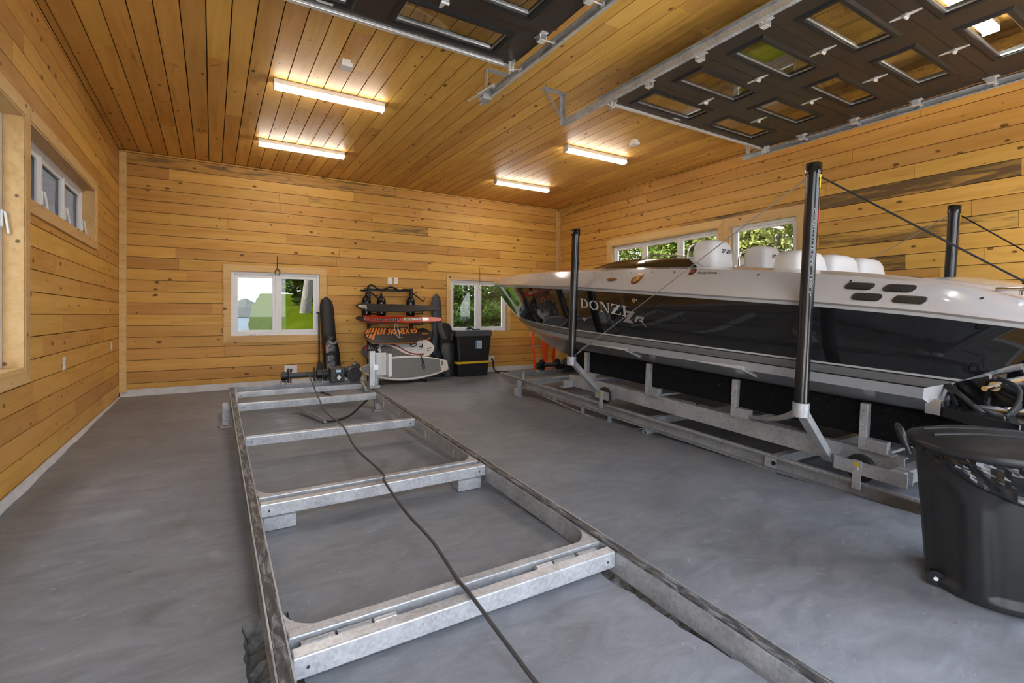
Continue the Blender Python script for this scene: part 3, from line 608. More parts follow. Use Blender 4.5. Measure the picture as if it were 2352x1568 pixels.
# ------------------------------------------------------------------ overhead doors and their tracks
ZD = 3.39
def overhead_door(name, label, xa, xb, yb, nsec, mirror):
    t = thing(name, label, None, (xa, 0, ZD), kind='structure'); Wd = xb - xa; th = 0.045
    win = [(0.26, 1.10), (1.42, 2.25)] if not mirror else [(Wd - 2.25, Wd - 1.42), (Wd - 1.10, Wd - 0.26)]
    ye = yb; first = 0.515; sec = 0.565
    for i in range(nsec):
        h = first if i == 0 else sec; y1 = ye; y0 = ye - h; ye = y0
        wy0, wy1 = y0 + 0.155, y1 - 0.145
        if i == 0: wy0, wy1 = y0 + 0.12, y1 - 0.115
        holes = [(a, b, wy0, wy1) for a, b in win]
        mb = MB()
        for (a, b, c_, d) in rect_minus((0, Wd, y0 + 0.002, y1 - 0.002), holes): mb.bb((a, c_, 0), (b, d, th))
        so = mb.build('door_section', DOORB, t)
        for (a, b) in win:
            f = MB(); e = 0.045
            poly_o = [(a - e, wy0 - e), (b + e, wy0 - e), (b + e, wy1 + e), (a - e, wy1 + e)]; poly_i = [(a + 0.012, wy0 + 0.012), (b - 0.012, wy0 + 0.012), (b - 0.012, wy1 - 0.012), (a + 0.012, wy1 - 0.012)]
            poly_m = [(a - e * 0.45, wy0 - e * 0.45), (b + e * 0.45, wy0 - e * 0.45), (b + e * 0.45, wy1 + e * 0.45), (a - e * 0.45, wy1 + e * 0.45)]
            f.loft([[(x, y, 0.002) for x, y in poly_o], [(x, y, -0.014) for x, y in poly_m], [(x, y, -0.012) for x, y in poly_i], [(x, y, th) for x, y in poly_i]], smooth=False)
            f.build('window_moulding', BLACKP, so)
            MB().bb((a + 0.012, wy0 + 0.012, 0.012), (b - 0.012, wy1 - 0.012, 0.016)).build('door_pane', DGLASS, so)
            r_ = MB()
            for (p, q) in (((a + 0.012, wy1 - 0.024, 0.002), (b - 0.012, wy1 - 0.014, 0.012)), ((b - 0.024, wy0 + 0.012, 0.002), (b - 0.014, wy1 - 0.014, 0.012)), ((a + 0.014, wy0 + 0.012, 0.002), (a + 0.024, wy1 - 0.024, 0.012)), ((a + 0.024, wy0 + 0.014, 0.002), (b - 0.024, wy0 + 0.024, 0.012))): r_.bb(p, q)
            r_.build('glazing_bead', ALU, so)
        if i < nsec - 1:
            for hx in (0.86, 1.77) if not mirror else (Wd - 1.77, Wd - 0.86):
                hb = MB()
                for s_ in (-1, 1):
                    hb.prism([(-0.022, 0), (0.022, 0), (0.016, s_ * 0.05), (0.007, s_ * 0.10), (-0.007, s_ * 0.10), (-0.016, s_ * 0.05)], -0.006, 0.0, M=Matrix.Translation((hx, y0, 0)), axis='z')
                hb.cyl((hx - 0.03, y0, -0.016), (hx + 0.03, y0, -0.016), 0.012, 10); hb.bb((hx - 0.026, y0 - 0.018, -0.016), (hx - 0.020, y0 + 0.018, 0)); hb.bb((hx + 0.020, y0 - 0.018, -0.016), (hx + 0.026, y0 + 0.018, 0))
                hb.build('hinge', ZINC, so)
        for sx, xe in ((-1, 0.0), (1, Wd)):   # roller brackets at both ends
            yr = y0 if i < nsec - 1 else y0 + 0.05
            hb = MB(); xi = xe - sx * 0.05
            hb.bb((xi - 0.03, yr - 0.055, -0.005), (xi + 0.03, yr + 0.055, 0.0)); hb.bb((xi - 0.03, yr - 0.028, -0.05), (xi - 0.025, yr + 0.028, 0)); hb.bb((xi + 0.025, yr - 0.028, -0.05), (xi + 0.03, yr + 0.028, 0))
            hb.bb((xi - 0.03, yr - 0.028, -0.052), (xi + 0.03, yr + 0.028, -0.047)); hb.cyl((xi, yr, -0.03), (xe + sx * 0.062, yr, -0.03), 0.006, 8)
            hb.cyl((xe + sx * 0.062, yr, -0.03), (xe + sx * 0.075, yr, -0.03), 0.022, 14); hb.build('roller_hinge', ZINC, so)
        if i == 0:
            for sx, xe in ((-1, 0.0), (1, Wd)):
                hb = MB(); xi = xe - sx * 0.04
                hb.bar((xi, yb - 0.10, -0.004), (xi, yb + 0.0, -0.075), 0.05, 0.006, up=(1, 0, 0)); hb.bb((xi - 0.025, yb - 0.05, -0.08), (xi + 0.025, yb - 0.045, 0.0)); hb.cyl((xi, yb - 0.03, -0.06), (xe + sx * 0.062, yb - 0.03, -0.03), 0.006, 8)
                hb.cyl((xe + sx * 0.062, yb - 0.03, -0.03), (xe + sx * 0.075, yb - 0.03, -0.03), 0.022, 14); hb.build('bottom_bracket', ZINC, so)
    MB().bb((-0.01, yb, -0.018), (Wd + 0.01, yb + 0.035, 0.05)).build('end_rail', ZINC, t, bevel=0.003)
    lx = 0.93 if not mirror else Wd - 1.62
    MB().bb((lx, yb - 0.085, -0.0015), (lx + 0.11, yb - 0.045, 0.0)).build('rating_sticker', WHITEP, t)
    return t
overhead_door('door_1', 'raised dark brown overhead door above the empty rail frame', -0.46, 2.235, 3.66, 6, True)
overhead_door('door_2', 'raised dark brown overhead door with eight glazed panels above the boat', 3.43, 6.14, 3.77, 6, False)
def track(label, x, sx, yend, hang_y):
    """x: track centre, sx: +1 when the channel opens toward +x"""
    t = thing('door_track', label, 'track', (x, 0, ZD - 0.03), group='horizontal door tracks')
    prof = [(-0.004, -0.032), (0.026, -0.038), (0.030, -0.030), (0.004, -0.024), (0.004, 0.024), (0.030, 0.030), (0.026, 0.038), (-0.004, 0.032)]
    m = MB(); m.prism([(sx * a, b) for a, b in prof], 0.55, yend, axis='y')
    pts = [(0, 0.55 - 0.38 * math.sin(a), -0.38 * (1 - math.cos(a))) for a in [R_(9 * k) for k in range(11)]] + [(0, 0.17, -3.3)]
    rings = [[(sx * a, p[1] - b * math.sin(min(i, 10) * R_(9)), p[2] + b * math.cos(min(i, 10) * R_(9))) for a, b in prof] for i, p in enumerate(pts)]
    m.loft(rings, smooth=False); m.build('channel', GALV, t)
    m = MB(); m.bb((-sx * 0.004, 1.2, 0.03), (-sx * 0.0, yend - 0.62, 0.055)); m.bb((-sx * 0.004, 1.2, 0.030), (-sx * 0.03, yend - 0.62, 0.034)); m.build('stiffener_angle', GALVD, t)
    h = ZC - ZD + 0.03
    for k, hy in enumerate(hang_y):
        m = MB(); m.bb((-sx * 0.006, hy - 0.03, -0.03), (-sx * 0.010, hy + 0.03, h)); m.bb((-sx * 0.010, hy + 0.026, -0.03), (-sx * 0.04, hy + 0.03, h)); m.build('hanger_strut', GALV, t)
        m = MB(); m.bar((-sx * 0.012, hy, 0.0), (-sx * 0.30, hy - 0.02, h - 0.004), 0.004, 0.034, up=(0, 1, 0)); m.build('hanger_brace', GALV, t)
        m = MB(); m.bb((-sx * 0.31, hy - 0.05, h - 0.004), (-sx * 0.004, hy + 0.03, h)); m.build('ceiling_angle', GALV, t)
    return t
track('steel door track of the glazed door, on its side wall edge', 6.225, -1, 4.12, (4.05,))
track('steel door track of the glazed door, ending in a perforated hanger mid ceiling', 3.345, 1, 4.40, (4.36,))
tk = track('steel door track of the other door, ending beside a sprung bumper rod', 2.325, -1, 4.40, (4.32,))
m = MB(); m.bb((-0.10, 4.18, -0.06), (-0.004, 4.28, 0.03)); m.build('bumper_plate', GALV, tk)
m = MB(); m.cyl((-0.10, 3.98, -0.02), (-0.13, 4.22, -0.02), 0.020, 12); m.cyl((-0.13, 4.22, -0.02), (-0.15, 4.40, -0.02), 0.008, 8); m.build('bumper_spring', GALVB, tk)
track('steel door track of the other door, on the outlet wall side', -0.55, 1, 3.95, (3.90,))
# ------------------------------------------------------------------ steel boat-lift frame over the floor (empty one)
AL = math.atan(0.053)
DARKST = galv_mat('weathered_steel', 0.5, 0.6)
def chan(m, p, q, w, h, t_, side, mi=0):
    """C channel from p to q: web on one side, flanges to the other; p, q give the top edge centre"""
    x0, y0, z0 = p; x1, y1, z1 = q
    s_ = side
    m.bb((x0 + s_ * (w / 2 - t_), y0, z0 - h), (x0 + s_ * w / 2, y1, z0))
    m.bb((x0 - s_ * w / 2, y0, z0 - t_), (x0 + s_ * (w / 2 - t_), y1, z0)); m.bb((x0 - s_ * w / 2, y0, z0 - h), (x0 + s_ * (w / 2 - t_), y1, z0 - h + t_))
def gusset(parent, x, y, sx, sy, r_=0.15, z=-0.012, lb=None):
    pts = [(x, y), (x + sx * r_, y)] + [(x + sx * r_ * (1 - math.sin(a)), y + sy * r_ * (1 - math.cos(a))) for a in [R_(10 * k) for k in range(1, 9)]] + [(x, y + sy * r_)]
    MB().prism(pts, z - 0.008, z, axis='z').build('gusset_plate', GALV, parent)
RF = thing('rail_frame', 'long galvanized steel rail frame with ladder crossbars lying empty on the floor', 'rail frame', (1.0, 1.95, 0.02), (AL, 0, 0))
XA, XB = -0.79, 0.79
joints = [-2.72, 0.0, 1.42, 3.05, 5.24]
for sx, X in ((-1, XA), (1, XB)):
    for i, (a, b) in enumerate(zip(joints[:-1], joints[1:])):
        m = MB(); chan(m, (X, a + 0.002, -0.012), (X, b - 0.002, -0.012), 0.062, 0.108, 0.007, -sx)
        sec = m.build('rail_section', GALV, RF)
        MB().bb((X - 0.022, a + 0.003, -0.012), (X + 0.022, b - 0.003, 0.0)).build('running_strip', RUST, sec)
        MB().bb((X + sx * 0.024, a + 0.003, -0.014), (X + sx * 0.031, b - 0.003, 0.002)).build('edge_lip', GALV if i else GALVD, sec)
    for y in (1.9, 2.55, 3.35, 3.9): 
        MB().bb((X - sx * 0.036, y - 0.02, -0.115), (X - sx * 0.030, y + 0.02, -0.055)).build('welded_tab', GALVB, RF)
def crossbar(y, w=0.062, h=0.082, z=0.0, mat=GALVB, x0=XA + 0.032, x1=XB - 0.032):
    o = MB().bb((x0, y - w / 2, z - h), (x1, y + w / 2, z - 0.003)).build('crossbar', mat, RF, bevel=0.006)
    for x in (x0 + 0.05, x1 - 0.05):
        MB().cyl((x, y - w / 2 - 0.001, z - h * 0.55), (x, y - w / 2 + 0.004, z - h * 0.55), 0.006, 10).build('bolt_hole', SLOT, o)
    return o
for yj in (0.0, 1.40):
    crossbar(yj - 0.052, 0.06, 0.088 if yj == 0 else 0.082); crossbar(yj + 0.062, 0.05, 0.06, mat=GALV)
    for sx, X in ((-1, XA), (1, XB)): gusset(RF, X - sx * 0.032, yj + 0.088, -sx, 1, 0.15)
for (xa, xb, bright) in ((-0.72, -0.60, 0), (-0.59, -0.46, 0), (-0.45, -0.36, 1), (0.33, 0.42, 1), (0.43, 0.56, 0), (0.58, 0.70, 0)):
    MB().cyl((xa, 0.007, -0.028), (xb, 0.007, -0.028), 0.018, 12).build('splice_pin', ZINC if bright else GALV, RF)
for x in (-0.65, 0.62): MB().bb((x - 0.09, 1.30, -0.158), (x + 0.09, 1.42, -0.083)).build('foot_pad', GALV, RF)
crossbar(2.85, 0.06, 0.082); crossbar(4.22, 0.06, 0.082); crossbar(4.88, 0.05, 0.07); 
m = MB(); m.bb((XA + 0.03, 4.98, -0.082), (XB - 0.03, 5.22, -0.072)); m.bb((XA + 0.03, 5.20, -0.082), (XB - 0.03, 5.24, 0.0)); m.build('winch_tray', GALVD, RF)
for sx, x in ((-1, XA), (1, XB)):
    MB().cyl((x + 0.035 * -sx, 4.62, -0.07), (x + 0.035 * -sx, 4.9, 0.02), 0.018, 10).build('corner_tube', GALV, RF)
# support legs near the winch end
def leg(x, sx, y, nm='support_leg'):
    yy = y; zl = fz(1.95 + y) - (0.02 + 0.053 * y)
    g = MB(); g.bb((x - 0.028, yy - 0.03, zl + 0.02), (x + 0.028, yy + 0.03, -0.02)); g.bb((x - 0.05, yy - 0.045, zl), (x + 0.05, yy + 0.045, zl + 0.012)); o = g.build(nm, GALVB, RF, bevel=0.003)
    MB().bb((x - sx * 0.03 - 0.012, yy - 0.035, zl + 0.05), (x - sx * 0.03 + 0.012, yy + 0.035, -0.05)).build('leg_clamp', GALV, o)
    MB().cyl((x, yy, -0.10), (x - sx * 0.30, yy, -0.10), 0.018, 10).build('leg_tube', GALVD, o)
leg(XA - 0.085, -1, 4.40); leg(XB + 0.055, 1, 4.45)
# guide upright with white bumper boards on the rail
GP = thing('guide_post', 'upright galvanized channel with white bumper boards on the empty rail frame', 'post', (1.80, 6.42, 0.0))
m = MB(); m.bb((-0.055, -0.03, 0.27), (-0.048, 0.03, 0.745)); m.bb((-0.048, -0.03, 0.27), (0.012, -0.024, 0.745)); m.bb((0.006, -0.024, 0.27), (0.012, 0.03, 0.745)); m.build('channel_upright', GALVB, GP)
MB().cyl((0.045, 0.02, 0.266), (0.045, 0.02, 0.46), 0.026, 14).build('socket_tube', GALV, GP)
MB().cyl((0.045, 0.02, 0.46), (0.045, 0.02, 0.56), 0.014, 10).build('socket_pin', GALV, GP)
m = MB(); m.prism([(0.03, 0.0), (0.10, -0.02), (0.17, 0.0), (0.17, 0.05), (0.03, 0.05)], 0.42, 0.715, axis='z'); m.build('bumper_bracket', plain('off_white_board', (0.62, 0.62, 0.61), 0.5), GP, bevel=0.006)
for x, y in ((0.195, -0.015), (0.225, 0.02)): MB().bb((x - 0.013, y - 0.05, 0.40), (x + 0.013, y + 0.05, 0.70)).build('bumper_board', WHITEP, GP, bevel=0.004)
m = MB(); m.bb((-0.01, -0.035, 0.50), (0.05, -0.02, 0.57)); m.build('clamp', ALU, GP)
MB().bb((-0.06, -0.05, 0.262), (0.07, 0.05, 0.30)).build('base_clamp', GALVD, GP)
# electric winch
def winch(label, loc, rot, mir=1, mat2=CASTIRON):
    t = thing('electric_winch', label, 'winch', loc, rot); a = 0.115
    X = lambda v: v * mir
    MB().cyl((X(-0.49), 0, a), (X(-0.09), 0, a), 0.035, 20).build('drum', mat2, t)
    for x in (-0.425, -0.105): MB().cyl((X(x - 0.005), 0, a), (X(x + 0.005), 0, a), 0.095, 28).build('drum_flange', mat2, t)
    for x in (-0.475, -0.045):
        m = MB(); m.cyl((X(x - 0.035), 0, a), (X(x + 0.035), 0, a), 0.052, 18); m.bb((X(x - 0.02), -0.075, a - 0.075), (X(x + 0.02), 0.075, a - 0.045)); m.build('bearing_block', BLACKP, t)
        m = MB(); m.bb((X(x - 0.035), -0.07, -0.003), (X(x - 0.028), 0.07, a - 0.075)); m.bb((X(x + 0.028), -0.07, -0.003), (X(x + 0.035), 0.07, a - 0.075)); m.bb((X(x - 0.035), -0.07, a - 0.08), (X(x + 0.035), 0.07, a - 0.073)); m.build('pillow_stand', GALV, t)
    for x in (0.01, 0.035, 0.06): MB().cyl((X(x - 0.009), 0, a), (X(x + 0.009), 0, a), 0.062, 22).build('coupling_disc', BLACKP, t)
    g = MB(); g.bb((X(0.085), -0.11, 0.0), (X(0.27), 0.10, 0.20)); g.build('gearbox', mat2, t, bevel=0.014, seg=3)
    MB().cyl((X(0.19), -0.112, 0.07), (X(0.19), -0.122, 0.07), 0.05, 24).build('gearbox_hub', BLACKP, t)
    m = MB(); m.add([(X(0.16), -0.1235, 0.07), (X(0.19), -0.1235, 0.035), (X(0.22), -0.1235, 0.07), (X(0.19), -0.1235, 0.105)], [(0, 1, 2, 3)]); m.build('hub_emblem', WHITEP, t)
    m = MB(); m.bb((X(0.155), -0.1125, 0.14), (X(0.215), -0.1105, 0.175)); m.build('rating_label', plain('pale_blue_label', (0.45, 0.62, 0.75), 0.4), t)
    mo = MB(); mo.cyl((X(0.38), -0.17, 0.105), (X(0.38), 0.06, 0.105), 0.092, 28); mo.build('motor', mat2, t, bevel=0.012)
    MB().cyl((X(0.38), -0.185, 0.105), (X(0.38), -0.165, 0.105), 0.098, 28).build('fan_cover', BLACKP, t)
    m = MB()
    for k in range(3):
        an = R_(60 * k + 15); m.bar((X(0.38) - 0.07 * math.cos(an), -0.187, 0.105 - 0.07 * math.sin(an)), (X(0.38) + 0.07 * math.cos(an), -0.187, 0.105 + 0.07 * math.sin(an)), 0.003, 0.004, up=(0, 1, 0))
    m.build('fan_slots', GREYP, t)
    MB().cyl((X(0.44), -0.10, 0.205), (X(0.44), 0.05, 0.205), 0.042, 16).build('capacitor', mat2, t)
    MB().bb((X(0.26), -0.06, 0.10), (X(0.36), 0.08, 0.185)).build('terminal_box', mat2, t, bevel=0.008)
    return t
winch('open grey electric winch with bare drum at the end of the empty rail frame', (1.275, 7.02, 0.305), (AL, 0, 0))
m = MB(); m.tube([(1.71, 7.0, 0.42), (1.80, 7.05, 0.43), (1.86, 7.1, 0.36), (1.90, 7.15, 0.22), (1.95, 7.2, 0.03), (2.05, 7.6, 0.0)], 0.009, 8)
YEL = plain('yellow_plastic', (0.72, 0.50, 0.02), 0.45)
tag(m.build('yellow_lead', YEL), 'yellow electric lead curling off the open winch motor', 'lead')
def smooth_path(pts, k=6):
    out = []; P = [Vector(p) for p in pts]
    for i in range(len(P) - 1):
        p0 = P[max(i - 1, 0)]; p1 = P[i]; p2 = P[i + 1]; p3 = P[min(i + 2, len(P) - 1)]
        for j in range(k):
            t = j / k; out.append(0.5 * ((2 * p1) + (-p0 + p2) * t + (2 * p0 - 5 * p1 + 4 * p2 - p3) * t * t + (-p0 + 3 * p1 - 3 * p2 + p3) * t ** 3))
    out.append(P[-1]); return out
CABLE = plain('wire_cable', (0.085, 0.085, 0.09), 0.5, 0.5)
m = MB(); m.tube(smooth_path([(1.08, 6.985, 0.455), (1.085, 6.8, 0.40), (1.065, 6.17, 0.262), (1.03, 5.45, 0.19), (1.035, 4.72, 0.188), (1.0, 4.1, 0.135), (1.015, 3.42, 0.115), (0.985, 3.25, 0.105), (0.965, 2.78, 0.07), (0.975, 2.4, 0.046), (0.94, 2.02, 0.034), (0.94, 1.89, 0.028), (0.955, 1.6, -0.03), (0.965, 1.3, -0.07), (1.0, 0.9, -0.092), (1.1, 0.2, -0.10)], 6), 0.0085, 8)
tag(m.build('winch_cable', CABLE), 'dark wire cable trailing from the open winch across the crossbars', 'cable')
m = MB(); m.tube(smooth_path([(1.66, 6.2, 0.15), (1.56, 6.12, 0.10), (1.40, 6.0, 0.02), (1.22, 5.95, -0.015), (1.13, 6.0, -0.02)], 6), 0.013, 8)
tag(m.build('black_hose', RUBBER), 'short black hose drooping below the empty rail frame', 'hose')
m = MB(); m.bar((0.93, 6.75, 0.03), (1.13, 5.98, -0.025), 0.05, 0.02); m.bar((0.905, 6.75, 0.05), (1.105, 5.98, -0.005), 0.006, 0.045); tag(m.build('steel_angle_bar', GALV), 'loose steel angle bar lying under the crossbars of the empty frame', 'bar')
# ------------------------------------------------------------------ second rail frame under the boat
OB = (4.85, 1.95, 0.01)
RG = thing('rail_frame', 'galvanized steel rail frame carrying the boat cradle', 'rail frame', OB, (AL, 0, 0))
X2A, X2B = -0.80, 0.80
for sx, X in ((-1, X2A), (1, X2B)):
    for a, b in zip([-2.72, 0.45, 1.85, 4.35], [0.45, 1.85, 4.35, 5.05]):
        m = MB(); chan(m, (X, a + 0.002, -0.010), (X, b - 0.002, -0.010), 0.066, 0.112, 0.008, -sx); sec = m.build('rail_section', GALVD, RG)
        MB().bb((X - 0.02, a + 0.003, -0.010), (X + 0.02, b - 0.003, 0.0)).build('running_strip', GALV, sec)
        MB().bb((X + sx * 0.026, a + 0.004, -0.122), (X + sx * 0.040, b - 0.004, -0.113)).build('bottom_flange', GALVD, sec)
    rod = [(X, 4.25, -0.115), (X, 3.55, -0.175), (X, 2.78, -0.215), (X, 2.15, -0.205), (X, 1.88, -0.13)]
    ro = MB().tube(smooth_path(rod, 4), 0.006, 8).build('truss_rod', GALVB, RG)
    for (y, z) in ((3.55, -0.175), (2.95, -0.208), (2.45, -0.213)): MB().bb((X - 0.012, y - 0.022, z), (X + 0.012, y + 0.022, -0.12)).build('truss_strut', plain('zinc_strut', (0.42, 0.50, 0.58), 0.4, 0.4), RG)
    p = MB(); p.pipe((X + sx * -0.10, 1.83, -0.155), (X + sx * 0.07, 1.83, -0.155), 0.034, 0.026); p.build('pipe_sleeve', GALV, RG)
    m = MB(); m.bb((X + sx * 0.033, 0.40, -0.10), (X + sx * 0.040, 0.50, -0.02)); m.build('splice_plate', GALV, RG)
    MB().cyl((X + sx * 0.038, 0.42, -0.055), (X + sx * 0.050, 0.42, -0.055), 0.018, 12).build('splice_bolt', BLACKP, RG)
    zl = fz(1.95 + 4.4) - (0.01 + 0.053 * 4.4)
    g = MB(); g.bb((X + sx * 0.05 - 0.028, 4.37, zl + 0.01), (X + sx * 0.05 + 0.028, 4.43, -0.03)); g.bb((X + sx * 0.05 - 0.055, 4.35, zl), (X + sx * 0.05 + 0.055, 4.45, zl + 0.012)); g.build('support_leg', GALV, RG, bevel=0.003)
    MB().bb((X + sx * 0.085, 4.36, zl + 0.02), (X + sx * 0.115, 4.44, zl + 0.13)).build('leg_clamp', GALVB, RG)
    MB().cyl((X, 4.36, 0.0), (X, 4.36, 0.10), 0.016, 10).build('end_pin', GALVB, RG)
for y, w, mt in ((0.45, 0.07, GALV), (1.85, 0.07, GALV), (3.05, 0.06, GALV), (4.33, 0.07, GALVB), (5.0, 0.05, GALVD)):
    MB().bb((X2A + 0.034, y - w / 2, -0.09), (X2B - 0.034, y + w / 2, -0.006)).build('crossbar', mt, RG, bevel=0.005)
MB().bb((X2A + 0.03, 4.55, -0.09), (X2B - 0.03, 4.98, -0.08)).build('winch_tray', GALVD, RG)
winch('black electric winch tucked under the boat bow', (5.16, 6.80, 0.255), (AL, 0, 0), 1, BLACKP)

# ------------------------------------------------------------------ boat cradle with wheels, carpeted bunks and four guide poles
CR = thing('boat_cradle', 'wheeled galvanized cradle with black carpeted bunks and tall black guide poles', 'cradle', OB, (AL, 0, 0))
CARPET = carpet_mat(); TAG = plain('yellow_tag', (0.75, 0.60, 0.03), 0.5); REDT = plain('red_tape', (0.62, 0.02, 0.03), 0.5)
def rbox(m, a, b): m.bb(a, b)
for sx in (-1, 1):
    X = sx * 0.65; m = MB()
    chan(m, (X, -0.42, 0.215), (X, 3.40, 0.215), 0.06, 0.15, 0.009, sx); m.build('side_beam', GALV, CR)
    # bunk: board leaning against the hull bottom, rounded end
    zc = 0.428; ang = R_(90); pr = []
    for k in range(24):
        a = 2 * math.pi * k / 24; rx, rz = 0.13, 0.040
        ca, sa = math.cos(a), math.sin(a); e = 0.35
        pr.append((math.copysign(abs(ca) ** e, ca) * rx, math.copysign(abs(sa) ** e, sa) * rz))
    c_, s_ = math.cos(ang), math.sin(ang); rings = []
    for y, k in ((-0.715, 0.55), (-0.70, 0.8), (-0.66, 0.95), (-0.60, 1.0), (0.8, 1.0), (2.4, 1.0), (3.4, 1.0), (3.45, 0.9)):
        rings.append([(sx * 0.60 + (px * k) * c_ - (pz * k) * s_, y, zc + (px * k) * s_ + (pz * k) * c_) for px, pz in pr])
    MB().loft(rings, caps=True).build('bunk', CARPET, CR)
    for y in (-0.155, 0.915, 1.985, 3.055):
        m = MB(); X = sx * 0.668; m.bb((X - 0.026, y - 0.026, 0.205), (X + 0.026, y + 0.026, 0.555)); po = m.build('bunk_post', GALVB, CR, bevel=0.003)
        m = MB(); m.bb((X - 0.03, y - 0.16, 0.215), (X + 0.03, y - 0.02, 0.30)); m.bb((X - 0.045, y - 0.2, 0.213), (X + 0.045, y + 0.05, 0.219)); m.build('post_foot', GALV, po)
        for z in (0.40, 0.50): MB().cyl((X + sx * 0.026, y, z), (X + sx * 0.036, y, z), 0.008, 8).build('bolt', CHROME, po)
        MB().bar((X, y - 0.16, 0.235), (X - sx * 0.5, y - 0.16, 0.235), 0.05, 0.02).build('cross_tie', GALV, CR)
    # wheel trucks
    for yw, e in ((-0.20, -1), (2.55, 1)):
        t_ = MB(); xo = sx * 0.80
        for xx in (xo + sx * 0.045, xo - sx * 0.045): t_.bb((xx - 0.004, yw - 0.30 if e < 0 else yw - 0.12, 0.06), (xx + 0.004, yw + 0.16 if e < 0 else yw + 0.12, 0.155))
        t_.bb((xo - 0.05, yw + 0.10, 0.148), (xo + 0.05, yw + 0.16, 0.156)); tr = t_.build('wheel_truck', GALV, CR)
        w = MB(); w.lathe([(0.03, -0.022), (0.088, -0.022), (0.098, -0.016), (0.1, 0.0), (0.098, 0.016), (0.088, 0.022), (0.03, 0.022)], 28, M=Matrix.Translation((xo, yw, 0.1005)) @ Matrix.Rotation(R_(90), 4, 'Y')); w.build('wheel', RUBBER, tr)
        h = MB(); h.bb((xo + sx * 0.05, yw - 0.028, -0.045), (xo + sx * 0.058, yw + 0.028, 0.165)); h.build('keeper_plate', GALVB, tr)
        MB().cyl((xo + sx * 0.058, yw, 0.105), (xo + sx * 0.075, yw, 0.105), 0.016, 6).build('axle_nut', GALVB, tr)
        MB().bb((xo + sx * 0.0585, yw - 0.018, 0.122), (xo + sx * 0.0600, yw + 0.018, 0.148)).build('paint_mark', TAG, tr)
    # guide poles
    for yp in (0.0, 2.62):
        xp = sx * 1.27; zb = 0.545
        a = MB(); a.bar((sx * 0.78, yp + 0.03, 0.10), (xp - sx * 0.02, yp, zb - 0.03), 0.055, 0.07, up=(0, 1, 0)); a.bar((sx * 0.60, yp + 0.03, 0.12), (sx * 0.80, yp + 0.03, 0.105), 0.055, 0.07, up=(0, 1, 0)); a.build('pole_arm', GALVB, CR, bevel=0.004)
        MB().cyl((xp, yp, zb - 0.06), (xp, yp, zb + 0.04), 0.054, 20).build('pole_socket', GALV, CR)
        br = smooth_path([(xp, yp + 0.02, zb - 0.03), (sx * 1.16, yp + 0.16, zb - 0.11), (sx * 0.95, yp + 0.42, 0.33), (sx * 0.68, yp + 0.72, 0.245)], 3) if yp == 0 else smooth_path([(xp, yp - 0.02, zb - 0.03), (sx * 1.0, yp - 0.3, 0.34), (sx * 0.68, yp - 0.6, 0.245)], 3)
        if yp == 0:
            b_ = MB()
            for p, q in zip(br[:-1], br[1:]): b_.bar(p, q, 0.05, 0.03)
            b_.build('pole_brace', GALV, CR)
        H_ = 2.265 if yp == 0 else 2.055
        pole = MB().cyl((xp, yp, zb + 0.03), (xp, yp, H_), 0.0455, 28).build('guide_pole', PVC, CR)
        c2 = MB(); c2.lathe([(0.0515, H_ - 0.075), (0.0515, H_ - 0.006), (0.047, H_), (0.001, H_)], 28, M=Matrix.Translation((xp, yp, 0)), cap=False); c2.build('pole_cap', BLACKG, pole)
        if yp == 0:
            def sticker(z0, z1, a0, a1, mt, nm):
                vs = []; fs = []; n = 8
                for k in range(n + 1):
                    an = R_(a0 + (a1 - a0) * k / n); vs += [(xp + 0.0463 * math.cos(an), yp + 0.0463 * math.sin(an), z0), (xp + 0.0463 * math.cos(an), yp + 0.0463 * math.sin(an), z1)]
                for k in range(n): fs.append((2 * k, 2 * k + 2, 2 * k + 3, 2 * k + 1))
                MB().add(vs, fs, 0, True).build(nm, mt, pole)
            sticker(2.09, 2.185, -90, -40, TAG, 'warning_label'); sticker(2.025, 2.08, -85, -45, TAG, 'warning_label'); sticker(1.78, 2.02, -82, -52, REDT, 'red_tape')
for y in (-0.42, 3.36):
    m = MB(); m.bb((-0.84, y - 0.05, 0.055), (0.84, y - 0.043, 0.15)); m.bb((-0.84, y - 0.043, 0.055), (0.84, y + 0.03, 0.062)); m.bb((-0.84, y - 0.043, 0.143), (0.84, y + 0.03, 0.15)); m.build('end_beam', GALVB, CR)
# the small white lettering down the big near pole
def text_geo(body, size=1.0, shear=0.0, bold=0.0):
    cu = bpy.data.curves.new('lettering', 'FONT'); cu.body = body; cu.size = size; cu.shear = shear; cu.offset = bold; cu.resolution_u = 3
    ob = bpy.data.objects.new('lettering', cu); me = bpy.data.meshes.new_from_object(ob)
    vs = [tuple(v.co) for v in me.vertices]; fs = [tuple(p.vertices) for p in me.polygons]
    bpy.data.objects.remove(ob); bpy.data.meshes.remove(me); return vs, fs
LETW = plain('white_print', (0.36, 0.36, 0.37), 0.5)
vs, fs = text_geo('CHARLOTTE PIPE   3300 3"', 0.02)
npole = [o for o in CR.children if o.name.startswith('guide_pole')][0]
xp, yp = -1.27, 0.0
def wrap(v):
    an = R_(-128) + (v[1] - 0.008) / 0.0458
    return (xp + 0.0462 * math.cos(an), yp + 0.0462 * math.sin(an), 1.95 - v[0] * 2.6)
MB().add([wrap(v) for v in vs], fs).build('pipe_lettering', LETW, npole)

